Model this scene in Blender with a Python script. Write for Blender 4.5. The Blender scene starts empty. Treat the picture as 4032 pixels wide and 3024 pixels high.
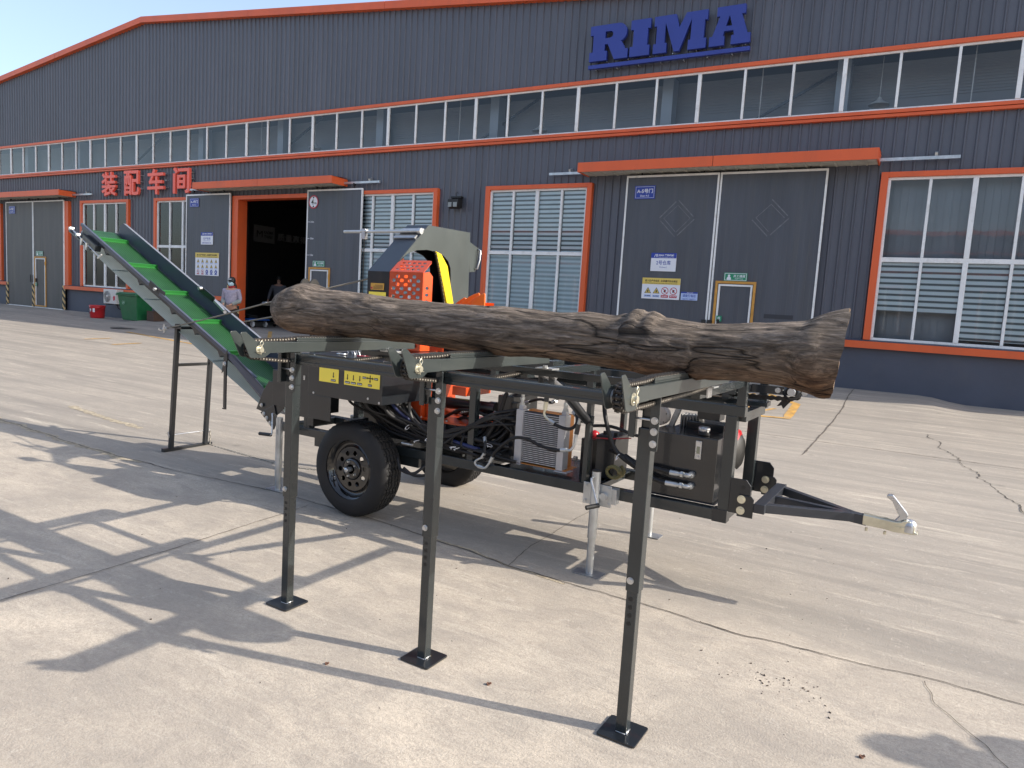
import bpy, bmesh, math, random
from mathutils import Vector, Matrix, noise
random.seed(7)
R = math.radians
scene = bpy.context.scene
# ---------------------------------------------------------------- camera
cam_d = bpy.data.cameras.new("camera"); cam = bpy.data.objects.new("camera", cam_d)
scene.collection.objects.link(cam); scene.camera = cam
F_PX = 2790.0
cam_d.sensor_fit = 'HORIZONTAL'; cam_d.sensor_width = 36.0
cam_d.lens = 36.0 * F_PX / 4032.0
cam_d.clip_start = 0.05; cam_d.clip_end = 800
# rows of the world axes seen from the camera (x right, y down, z forward)
AX = Vector((0.86472667, 0.10677158, -0.49076229))
AY = Vector((0.49846357, -0.06280313, 0.86463277))
AZ = Vector((0.0614968, -0.99229814, -0.10752928))
right = Vector((AX[0], AY[0], AZ[0])); down = Vector((AX[1], AY[1], AZ[1])); fwd = Vector((AX[2], AY[2], AZ[2]))
m = Matrix((right, -down, -fwd)).transposed().to_4x4()
m.translation = Vector((0, 0, 1.5)); cam.matrix_world = m
# ---------------------------------------------------------------- light
SUN_AZ = Vector((0.967, 0.256, 0.0)).normalized(); EL = R(31.5)
sdir = Vector((SUN_AZ.x*math.cos(EL), SUN_AZ.y*math.cos(EL), math.sin(EL)))
sun_d = bpy.data.lights.new("sun", 'SUN'); sun_d.energy = 3.5; sun_d.angle = R(0.53); sun_d.color = (1.0, 0.91, 0.79)
sun = bpy.data.objects.new("sun", sun_d); scene.collection.objects.link(sun)
sun.rotation_euler = sdir.to_track_quat('Z', 'Y').to_euler()
w = bpy.data.worlds.new("World"); scene.world = w; w.use_nodes = True
nt = w.node_tree; nt.nodes.clear()
sky = nt.nodes.new('ShaderNodeTexSky'); sky.sky_type = 'NISHITA'; sky.sun_disc = False
sky.sun_elevation = EL; sky.sun_rotation = math.atan2(SUN_AZ.x, SUN_AZ.y)
sky.air_density = 1.0; sky.dust_density = 2.6; sky.ozone_density = 1.6; sky.altitude = 50
bg = nt.nodes.new('ShaderNodeBackground'); bg.inputs[1].default_value = 0.15
ow = nt.nodes.new('ShaderNodeOutputWorld')
hz_ = nt.nodes.new('ShaderNodeMix'); hz_.data_type = 'RGBA'; hz_.inputs[0].default_value = .22; hz_.inputs[7].default_value = (3.3, 3.55, 4.1, 1)
nt.links.new(sky.outputs[0], hz_.inputs[6]); nt.links.new(hz_.outputs[2], bg.inputs[0]); nt.links.new(bg.outputs[0], ow.inputs[0])
scene.view_settings.view_transform = 'Standard'; scene.view_settings.look = 'None'
scene.view_settings.gamma = 1.0; scene.view_settings.exposure = 0.97
try:
    scene.cycles.max_bounces = 8; scene.cycles.transparent_max_bounces = 12
    scene.cycles.use_denoising = True
except Exception: pass

# ---------------------------------------------------------------- materials
MATS = {}
def mat(name, col, rough=0.5, metal=0.0, var=0.0, vscale=6.0, bump=0.0, bscale=60.0, stretch=(1, 1, 1), dirt=None, dscale=2.0, damt=0.5, coat=0.0, spec=0.5):
    if name in MATS: return MATS[name]
    M = bpy.data.materials.new(name); M.use_nodes = True; MATS[name] = M
    n = M.node_tree.nodes; l = M.node_tree.links; b = n['Principled BSDF']
    b.inputs['Roughness'].default_value = rough; b.inputs['Metallic'].default_value = metal
    b.inputs['Base Color'].default_value = (*col, 1); b.inputs['Coat Weight'].default_value = coat
    b.inputs['Specular IOR Level'].default_value = spec
    tc = n.new('ShaderNodeTexCoord'); mp = n.new('ShaderNodeMapping'); mp.inputs['Scale'].default_value = stretch
    l.new(tc.outputs['Object'], mp.inputs[0])
    src = None
    if var > 0:
        t = n.new('ShaderNodeTexNoise'); t.inputs['Scale'].default_value = vscale; t.inputs['Detail'].default_value = 6
        l.new(mp.outputs[0], t.inputs[0])
        r = n.new('ShaderNodeMapRange'); r.inputs[1].default_value = .3; r.inputs[2].default_value = .7
        r.inputs[3].default_value = 1 - var; r.inputs[4].default_value = 1 + var
        l.new(t.outputs[0], r.inputs[0])
        mx = n.new('ShaderNodeMix'); mx.data_type = 'RGBA'; mx.blend_type = 'MULTIPLY'; mx.inputs[0].default_value = 1
        mx.inputs[6].default_value = (*col, 1); l.new(r.outputs[0], mx.inputs[7]); src = mx.outputs[2]
        rr = n.new('ShaderNodeMapRange'); rr.inputs[3].default_value = max(0.02, rough*(1-var*.8)); rr.inputs[4].default_value = min(1, rough*(1+var*.8))
        l.new(t.outputs[0], rr.inputs[0]); l.new(rr.outputs[0], b.inputs['Roughness'])
    if dirt:
        t = n.new('ShaderNodeTexNoise'); t.inputs['Scale'].default_value = dscale; t.inputs['Detail'].default_value = 8; t.inputs['Roughness'].default_value = .65
        l.new(mp.outputs[0], t.inputs[0])
        r = n.new('ShaderNodeMapRange'); r.inputs[1].default_value = .5; r.inputs[2].default_value = .75; r.inputs[4].default_value = damt
        l.new(t.outputs[0], r.inputs[0])
        mx = n.new('ShaderNodeMix'); mx.data_type = 'RGBA'
        l.new(r.outputs[0], mx.inputs[0])
        if src: l.new(src, mx.inputs[6])
        else: mx.inputs[6].default_value = (*col, 1)
        mx.inputs[7].default_value = (*dirt, 1); src = mx.outputs[2]
    if src: l.new(src, b.inputs['Base Color'])
    if bump > 0:
        t = n.new('ShaderNodeTexNoise'); t.inputs['Scale'].default_value = bscale; t.inputs['Detail'].default_value = 5
        l.new(mp.outputs[0], t.inputs[0])
        bp = n.new('ShaderNodeBump'); bp.inputs['Strength'].default_value = bump; bp.inputs['Distance'].default_value = .01
        l.new(t.outputs[0], bp.inputs['Height']); l.new(bp.outputs[0], b.inputs['Normal'])
    return M
clad = mat('cladding_paint', (.098, .104, .128), .42, var=.13, vscale=2.2, stretch=(1, 1, .10), bump=.05, bscale=8, dirt=(.13, .13, .14), dscale=1.2, damt=.25)
cladlow = mat('plinth_paint', (.072, .080, .108), .6, var=.1, vscale=1.5, bump=.15, bscale=25, dirt=(.10, .10, .11), dscale=2.0, damt=.35)
orange_t = mat('orange_trim', (.70, .115, .030), .45, var=.08, vscale=1.5, stretch=(1, 1, .3), dirt=(.46, .10, .045), dscale=2.5, damt=.4)
white_f = mat('white_frame', (.80, .80, .79), .45, var=.08, vscale=3, dirt=(.35, .34, .31), dscale=6, damt=.5)
door_p = mat('door_panel', (.072, .078, .094), .45, var=.12, vscale=2, stretch=(3, 1, .25), dirt=(.11, .105, .095), dscale=1.5, damt=.4)
door_old = mat('door_panel_dusty', (.085, .082, .080), .5, var=.15, vscale=2, stretch=(3, 1, .25), dirt=(.16, .145, .12), dscale=1.2, damt=.5)
amber = mat('amber_frame', (.55, .27, .05), .45, var=.15, vscale=8)
galv = mat('galvanised', (.52, .54, .55), .38, .75, var=.18, vscale=9, dirt=(.33, .32, .29), dscale=8, damt=.4)
zinc = mat('bright_zinc', (.55, .56, .57), .28, .85, var=.1, vscale=20)
zincy = mat('zinc_yellowed', (.66, .63, .50), .30, .75, var=.15, vscale=14)
steelg = mat('machine_paint', (.020, .0255, .0275), .26, var=.14, vscale=7, coat=.35, dirt=(.042, .044, .042), dscale=5, damt=.35, bump=.02, bscale=30)
steelb = mat('machine_black', (.0105, .013, .0165), .30, var=.15, vscale=6, coat=.3, dirt=(.026, .026, .026), dscale=5, damt=.3)
hoodg = mat('hood_grey_green', (.040, .050, .050), .38, var=.10, vscale=5, coat=.12, dirt=(.085, .095, .088), dscale=4, damt=.3, bump=.03, bscale=14)
hoodb = mat('hood_blue_grey', (.020, .029, .044), .38, var=.06, vscale=4, coat=.1)
convp = mat('conveyor_plate', (.052, .060, .090), .34, var=.08, vscale=4, dirt=(.075, .08, .10), dscale=3, damt=.3)
orange_m = mat('machine_orange', (.52, .060, .010), .32, var=.06, vscale=6, coat=.3)
orange_f = mat('fin_orange', (.85, .17, .018), .4, var=.08, vscale=12)
red_m = mat('engine_red', (.40, .012, .016), .3, coat=.4)
yel = mat('bar_yellow', (.62, .46, .008), .35, var=.04, vscale=6)
labely = mat('label_yellow', (.95, .76, .09), .5)
black = mat('plain_black', (.012, .012, .012), .5)
rubber = mat('rubber', (.009, .009, .010), .70, var=.25, vscale=14, dirt=(.028, .026, .023), dscale=6, damt=.4)
hose = mat('hose_rubber', (.008, .008, .0095), .55, bump=.2, bscale=220)
hoseb = mat('hose_blue_tag', (.014, .024, .10), .5)
chainm = mat('roller_chain', (.045, .040, .036), .45, .5, var=.35, vscale=60)
chaind = mat('chain_dark', (.035, .032, .030), .45, .6, var=.3, vscale=40)
pinm = mat('chain_pin', (.48, .45, .39), .35, .5)
aluf = mat('aluminium', (.50, .50, .52), .5, .35, var=.06, vscale=20)
alud = mat('radiator_core', (.05, .05, .055), .6, .3)
orbox = mat('cooler_orange', (.62, .23, .045), .4, var=.1, vscale=10)
ropem = mat('wire_rope', (.22, .20, .165), .6, .3, bump=.5, bscale=400)
redsign = mat('red_letter', (.92, .14, .09), .4, var=.05, vscale=3)
bluesign = mat('blue_letter', (.026, .046, .27), .4, var=.06, vscale=2)
blue_s = mat('sign_blue', (.02, .05, .33), .4)
white_s = mat('sign_white', (.74, .75, .80), .4, var=.03, vscale=4)
green_s = mat('sign_green', (.015, .24, .12), .4)
yel_s = mat('sign_yellow', (.72, .53, .12), .45)
red_s = mat('sign_red', (.48, .02, .05), .45)
ltblue_s = mat('sign_light_blue', (.42, .52, .78), .45)
binG = mat('bin_green', (.012, .13, .045), .45, var=.12, vscale=6, dirt=(.06, .12, .07), dscale=5, damt=.4)
bucketR = mat('bucket_red', (.50, .015, .02), .4)
acw = mat('ac_white', (.62, .61, .57), .5, var=.06, vscale=6)
skin = mat('skin', (.42, .24, .17), .55)
jacketL = mat('jacket_lilac', (.30, .28, .36), .8, var=.15, vscale=20)
sleeveG = mat('sleeve_cover', (.24, .26, .25), .8)
uniform = mat('uniform_grey', (.11, .115, .135), .8, var=.12, vscale=20)
trousB = mat('trousers_brown', (.05, .035, .028), .85)
navy = mat('navy_cloth', (.03, .035, .06), .8)
hoodR = mat('red_hood', (.28, .015, .02), .8)
maskm = mat('mask_blue', (.42, .62, .72), .7)
hairm = mat('black_hair', (.012, .010, .009), .5)
clearg = mat('gauge_glass', (.25, .25, .18), .15)
hos_y = mat('coil_hose', (.26, .22, .09), .5)
cartb = mat('cart_blue', (.02, .11, .42), .45)
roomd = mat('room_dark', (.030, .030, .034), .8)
roof_in = mat('backing_grey', (.34, .36, .39), .7, var=.1, vscale=.6)
beam_l = mat('column_pale', (.50, .57, .64), .6)
manh = mat('iron_cover', (.06, .055, .05), .6, .4, bump=.5, bscale=60)
crackm = mat('crack_dark', (.05, .042, .035), .95, var=.5, vscale=30)
spallm = mat('spalled_concrete', (.34, .29, .21), .95, var=.35, vscale=25, bump=.8, bscale=60)
yline = mat('floor_yellow', (.46, .26, .06), .8, var=.35, vscale=9, dirt=(.30, .27, .22), dscale=6, damt=.9)

def glass_mat(name, tint, refl=.9):
    M = bpy.data.materials.new(name); M.use_nodes = True; n = M.node_tree.nodes; l = M.node_tree.links; n.clear()
    o = n.new('ShaderNodeOutputMaterial'); mix = n.new('ShaderNodeMixShader')
    tr = n.new('ShaderNodeBsdfTransparent'); tr.inputs[0].default_value = (*tint, 1)
    gl = n.new('ShaderNodeBsdfGlossy'); gl.inputs['Roughness'].default_value = .02; gl.inputs[0].default_value = (refl, refl, refl, 1)
    fr = n.new('ShaderNodeFresnel'); fr.inputs[0].default_value = 1.55
    tc = n.new('ShaderNodeTexCoord'); t = n.new('ShaderNodeTexNoise'); t.inputs['Scale'].default_value = 1.1
    l.new(tc.outputs['Object'], t.inputs[0])
    bp = n.new('ShaderNodeBump'); bp.inputs['Strength'].default_value = .04; bp.inputs['Distance'].default_value = .03
    l.new(t.outputs[0], bp.inputs['Height']); l.new(bp.outputs[0], gl.inputs['Normal'])
    l.new(fr.outputs[0], mix.inputs[0]); l.new(tr.outputs[0], mix.inputs[1]); l.new(gl.outputs[0], mix.inputs[2]); l.new(mix.outputs[0], o.inputs[0])
    return M
glass = glass_mat('window_glass', (.93, .97, .985))
glass_s = glass_mat('strip_glass', (.88, .91, .93))

def band_mat(name, axis, pitch, duty, c1, c2, rough=.6, soft=.12, z_off=0.0, noise_d=0.0):
    """alternate bands along one object axis: zebra blinds, hazard tape, ribbed belts"""
    M = bpy.data.materials.new(name); M.use_nodes = True; n = M.node_tree.nodes; l = M.node_tree.links
    b = n['Principled BSDF']; b.inputs['Roughness'].default_value = rough
    tc = n.new('ShaderNodeTexCoord'); dp = n.new('ShaderNodeVectorMath'); dp.operation = 'DOT_PRODUCT'
    dp.inputs[1].default_value = axis; l.new(tc.outputs['Object'], dp.inputs[0])
    a = n.new('ShaderNodeMath'); a.operation = 'ADD'; a.inputs[1].default_value = z_off + 1000*pitch; l.new(dp.outputs['Value'], a.inputs[0])
    d = n.new('ShaderNodeMath'); d.operation = 'DIVIDE'; d.inputs[1].default_value = pitch; l.new(a.outputs[0], d.inputs[0])
    f = n.new('ShaderNodeMath'); f.operation = 'FRACT'; l.new(d.outputs[0], f.inputs[0])
    s = n.new('ShaderNodeMath'); s.operation = 'SUBTRACT'; s.inputs[1].default_value = .5; l.new(f.outputs[0], s.inputs[0])
    ab = n.new('ShaderNodeMath'); ab.operation = 'ABSOLUTE'; l.new(s.outputs[0], ab.inputs[0])
    mr = n.new('ShaderNodeMapRange'); mr.inputs[1].default_value = duty/2 - soft/2; mr.inputs[2].default_value = duty/2 + soft/2
    l.new(ab.outputs[0], mr.inputs[0])
    mx = n.new('ShaderNodeMix'); mx.data_type = 'RGBA'; mx.inputs[6].default_value = (*c1, 1); mx.inputs[7].default_value = (*c2, 1)
    l.new(mr.outputs[0], mx.inputs[0]); l.new(mx.outputs[2], b.inputs['Base Color'])
    return M
blind = band_mat('zebra_blind', (0, 0, 1), .112, .62, (.84, .93, .97), (.12, .145, .15), soft=.12)
blind2 = band_mat('zebra_blind_closed', (0, 0, 1), .112, .55, (.78, .90, .95), (.38, .48, .52), soft=.4)
hazard = band_mat('hazard_stripe', (.70, 0, .72), .19, .5, (.62, .42, .18), (.015, .015, .014), soft=.02)

def belt_mat(name, col, col2):
    M = bpy.data.materials.new(name); M.use_nodes = True; n = M.node_tree.nodes; l = M.node_tree.links
    b = n['Principled BSDF']; b.inputs['Roughness'].default_value = .45
    tc = n.new('ShaderNodeTexCoord')
    w1 = n.new('ShaderNodeTexWave'); w1.bands_direction = 'Y'; w1.inputs['Scale'].default_value = 14; w1.inputs['Distortion'].default_value = .3
    l.new(tc.outputs['Object'], w1.inputs[0])
    t = n.new('ShaderNodeTexNoise'); t.inputs['Scale'].default_value = 5; t.inputs['Detail'].default_value = 8; l.new(tc.outputs['Object'], t.inputs[0])
    ad = n.new('ShaderNodeMath'); ad.operation = 'MULTIPLY_ADD'; ad.inputs[1].default_value = .35; l.new(w1.outputs['Fac'], ad.inputs[0]); l.new(t.outputs[0], ad.inputs[2])
    mx = n.new('ShaderNodeMix'); mx.data_type = 'RGBA'; mx.inputs[6].default_value = (*col, 1); mx.inputs[7].default_value = (*col2, 1)
    mr = n.new('ShaderNodeMapRange'); mr.inputs[1].default_value = .4; mr.inputs[2].default_value = .95
    l.new(ad.outputs[0], mr.inputs[0]); l.new(mr.outputs[0], mx.inputs[0]); l.new(mx.outputs[2], b.inputs['Base Color'])
    bp = n.new('ShaderNodeBump'); bp.inputs['Strength'].default_value = .5; bp.inputs['Distance'].default_value = .003
    l.new(w1.outputs['Fac'], bp.inputs['Height']); l.new(bp.outputs[0], b.inputs['Normal'])
    return M
beltg = belt_mat('belt_green', (.007, .042, .012), (.016, .070, .022))
beltu = belt_mat('belt_underside', (.42, .52, .55), (.52, .62, .65))
_n = beltu.node_tree.nodes; _l = beltu.node_tree.links; _b = _n['Principled BSDF']; _t = _n.new('ShaderNodeBsdfTranslucent'); _m = _n.new('ShaderNodeMixShader'); _m.inputs[0].default_value = .6
_l.new(_b.inputs['Base Color'].links[0].from_socket, _t.inputs[0]); _l.new(_b.outputs[0], _m.inputs[1]); _l.new(_t.outputs[0], _m.inputs[2]); _l.new(_m.outputs[0], _n['Material Output'].inputs[0])

def concrete():
    M = bpy.data.materials.new('yard_concrete'); M.use_nodes = True; n = M.node_tree.nodes; l = M.node_tree.links
    b = n['Principled BSDF']; b.inputs['Roughness'].default_value = .85; b.inputs['Specular IOR Level'].default_value = .25
    tc = n.new('ShaderNodeTexCoord')
    def noi(scale, det, st=(1, 1, 1), rough=.6, dist=0, rot=0):
        mp = n.new('ShaderNodeMapping'); mp.inputs['Scale'].default_value = st; mp.inputs['Rotation'].default_value = (0, 0, rot)
        l.new(tc.outputs['Object'], mp.inputs[0])
        t = n.new('ShaderNodeTexNoise'); t.inputs['Scale'].default_value = scale; t.inputs['Detail'].default_value = det
        t.inputs['Roughness'].default_value = rough; t.inputs['Distortion'].default_value = dist
        l.new(mp.outputs[0], t.inputs[0]); return t.outputs[0]
    def rng(s, a, c, lo=0., hi=1.):
        r = n.new('ShaderNodeMapRange'); r.inputs[1].default_value = a; r.inputs[2].default_value = c
        r.inputs[3].default_value = lo; r.inputs[4].default_value = hi; l.new(s, r.inputs[0]); return r.outputs[0]
    def mix(fac, a, c, mode='MIX'):
        x = n.new('ShaderNodeMix'); x.data_type = 'RGBA'; x.blend_type = mode
        for i, v in ((0, fac), (6, a), (7, c)):
            if isinstance(v, (tuple, float, int)): x.inputs[i].default_value = v if i == 0 else (*v, 1)
            else: l.new(v, x.inputs[i])
        return x.outputs[2]
    c = mix(rng(noi(.8, 8, (1, 1, 1), .62, .5), .36, .66), (.590, .520, .425), (.385, .345, .292))
    c = mix(rng(noi(3.2, 8, (1, 1.6, 1), .7, .8), .42, .70, 0, .80), c, (.300, .272, .240))
    # tyre-polished streaks running along the yard
    sx = n.new('ShaderNodeSeparateXYZ'); l.new(tc.outputs['Object'], sx.inputs[0])
    far = rng(sx.outputs[1], 3.45, 3.75)      # the slab beyond the joint is an older, greyer pour
    c = mix(rng(far, 0, 1, 0, .62), c, (.285, .268, .240))
    def mul(a, b_):
        q = n.new('ShaderNodeMath'); q.operation = 'MULTIPLY'; l.new(a, q.inputs[0]); l.new(b_, q.inputs[1]); return q.outputs[0]
    c = mix(mul(rng(noi(1.0, 7, (.24, 3.0, 1), .62, .5, R(-4)), .42, .66, 0, .75), rng(far, 0, 1, .22, 1.0)), c, (.225, .212, .192))
    c = mix(mul(rng(noi(1.6, 6, (.14, 2.4, 1), .6, .35, R(-7)), .52, .64, 0, .45), far), c, (.165, .158, .147))
    c = mix(rng(noi(1.7, 7, (.5, 4.5, 1), .7, .4, R(7)), .56, .72, 0, .65), c, (.70, .63, .52))
    # small pale scuffs and dark grit
    c = mix(rng(noi(17, 6, (1, 1, 1), .75, 1.2), .58, .72, 0, .7), c, (.58, .53, .46))
    c = mix(rng(noi(9, 9, (1, 1.8, 1), .8, 1.6), .50, .66, 0, .55), c, (.27, .235, .20))
    c = mix(rng(noi(60, 4, (1, 1, 1), .8), .38, .58, .45, 0), c, (.27, .24, .20))
    c = mix(rng(noi(240, 2, (1, 1, 1), .8), .35, .65, .35, 0), c, (.24, .21, .18))
    # oil spots
    v = n.new('ShaderNodeTexVoronoi'); v.inputs['Scale'].default_value = 1.3; v.inputs['Randomness'].default_value = 1
    l.new(tc.outputs['Object'], v.inputs[0])
    c = mix(rng(v.outputs['Distance'], .03, .075, .45, 0), c, (.15, .135, .12))
    l.new(c, b.inputs['Base Color'])
    h = n.new('ShaderNodeMath'); h.operation = 'MULTIPLY_ADD'; h.inputs[1].default_value = .5
    l.new(noi(110, 4, (1, 1, 1), .6), h.inputs[0]); l.new(noi(6, 5, (.7, 2.2, 1), .6, .3), h.inputs[2])
    bp = n.new('ShaderNodeBump'); bp.inputs['Strength'].default_value = .55; bp.inputs['Distance'].default_value = .012
    l.new(h.outputs[0], bp.inputs['Height']); l.new(bp.outputs[0], b.inputs['Normal'])
    return M
conc = concrete()

def wood(name, c0, c1, c2, end=False):
    M = bpy.data.materials.new(name); M.use_nodes = True; n = M.node_tree.nodes; l = M.node_tree.links
    b = n['Principled BSDF']; b.inputs['Roughness'].default_value = .8; b.inputs['Specular IOR Level'].default_value = .25
    tc = n.new('ShaderNodeTexCoord')
    def noi(scale, det, st, rough=.65, dist=0.):
        mp = n.new('ShaderNodeMapping'); mp.inputs['Scale'].default_value = st; l.new(tc.outputs['Object'], mp.inputs[0])
        t = n.new('ShaderNodeTexNoise'); t.inputs['Scale'].default_value = scale; t.inputs['Detail'].default_value = det
        t.inputs['Roughness'].default_value = rough; t.inputs['Distortion'].default_value = dist; l.new(mp.outputs[0], t.inputs[0]); return t.outputs[0]
    def ramp(s, pts):
        r = n.new('ShaderNodeValToRGB'); cr = r.color_ramp
        while len(cr.elements) < len(pts): cr.elements.new(.5)
        for e, (p, c) in zip(cr.elements, pts): e.position = p; e.color = (*c, 1)
        l.new(s, r.inputs[0]); return r.outputs[0]
    st = (1, 1, 1) if end else (.16, 1, 1)
    g1 = noi(26, 9, st, .7, 1.6); g2 = noi(6, 6, (.35, 1, 1), .6, 1.0)
    a = ramp(g1, [(.30, c0), (.48, c1), (.66, c2), (.8, tuple(x*1.35 for x in c2))])
    mx = n.new('ShaderNodeMix'); mx.data_type = 'RGBA'; mx.blend_type = 'MULTIPLY'; mx.inputs[0].default_value = 1
    l.new(a, mx.inputs[6]); l.new(ramp(g2, [(.3, (.42, .36, .32)), (.5, (.85, .8, .75)), (.72, (1.35, 1.3, 1.25))]), mx.inputs[7])
    col = mx.outputs[2]
    if not end:   # weathered silver-grey bark-less skin towards the top, sunlit brightness painted in too
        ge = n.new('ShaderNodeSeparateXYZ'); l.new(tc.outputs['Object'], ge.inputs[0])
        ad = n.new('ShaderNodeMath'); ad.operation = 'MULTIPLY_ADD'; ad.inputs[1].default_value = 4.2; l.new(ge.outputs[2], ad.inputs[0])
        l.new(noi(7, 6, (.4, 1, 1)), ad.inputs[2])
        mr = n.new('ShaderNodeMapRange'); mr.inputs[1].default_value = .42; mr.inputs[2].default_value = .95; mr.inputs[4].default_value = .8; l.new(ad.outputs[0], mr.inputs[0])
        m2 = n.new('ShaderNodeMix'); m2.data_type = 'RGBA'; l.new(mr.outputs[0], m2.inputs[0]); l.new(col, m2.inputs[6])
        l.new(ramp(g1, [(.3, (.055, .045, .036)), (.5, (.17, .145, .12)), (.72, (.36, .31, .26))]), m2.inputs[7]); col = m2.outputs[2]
    # long drying cracks: thin iso-lines of a stretched noise, broken up by a mask
    cn = noi(4.2, 3, (.13, 1, 1) if not end else (1, 1, 1), .5, .6)
    sb = n.new('ShaderNodeMath'); sb.operation = 'SUBTRACT'; sb.inputs[1].default_value = .5; l.new(cn, sb.inputs[0])
    ab = n.new('ShaderNodeMath'); ab.operation = 'ABSOLUTE'; l.new(sb.outputs[0], ab.inputs[0])
    mk = noi(3.1, 3, (.5, 1, 1)); mm_ = n.new('ShaderNodeMapRange'); mm_.inputs[1].default_value = .42; mm_.inputs[2].default_value = .60; mm_.inputs[3].default_value = .0004; mm_.inputs[4].default_value = .010; l.new(mk, mm_.inputs[0])
    cr = n.new('ShaderNodeMapRange'); cr.inputs[1].default_value = .0; l.new(ab.outputs[0], cr.inputs[0]); l.new(mm_.outputs[0], cr.inputs[2])
    m3 = n.new('ShaderNodeMix'); m3.data_type = 'RGBA'; m3.blend_type = 'MULTIPLY'; m3.inputs[0].default_value = .85
    l.new(col, m3.inputs[6]); l.new(cr.outputs[0], m3.inputs[7])
    fb = noi(70, 4, (.07, 1, 1) if not end else (1, 1, 1), .8, .4); m4 = n.new('ShaderNodeMix'); m4.data_type = 'RGBA'; m4.blend_type = 'MULTIPLY'; m4.inputs[0].default_value = 1
    l.new(m3.outputs[2], m4.inputs[6]); l.new(ramp(fb, [(.32, (.50, .47, .44)), (.52, (1.0, 1.0, 1.0)), (.70, (1.5, 1.45, 1.4))]), m4.inputs[7]); l.new(m4.outputs[2], b.inputs['Base Color'])
    bp = n.new('ShaderNodeBump'); bp.inputs['Strength'].default_value = 1.0; bp.inputs['Distance'].default_value = .020; l.new(g1, bp.inputs['Height'])
    bp2 = n.new('ShaderNodeBump'); bp2.inputs['Strength'].default_value = .8; bp2.inputs['Distance'].default_value = .01; l.new(cr.outputs[0], bp2.inputs['Height'])
    l.new(bp.outputs[0], bp2.inputs['Normal']); l.new(bp2.outputs[0], b.inputs['Normal'])
    return M
woodm = wood('log_wood', (.014, .008, .005), (.078, .043, .026), (.19, .118, .072))
woode = wood('log_cut_end', (.10, .07, .05), (.20, .15, .11), (.32, .25, .18), end=True)

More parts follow.
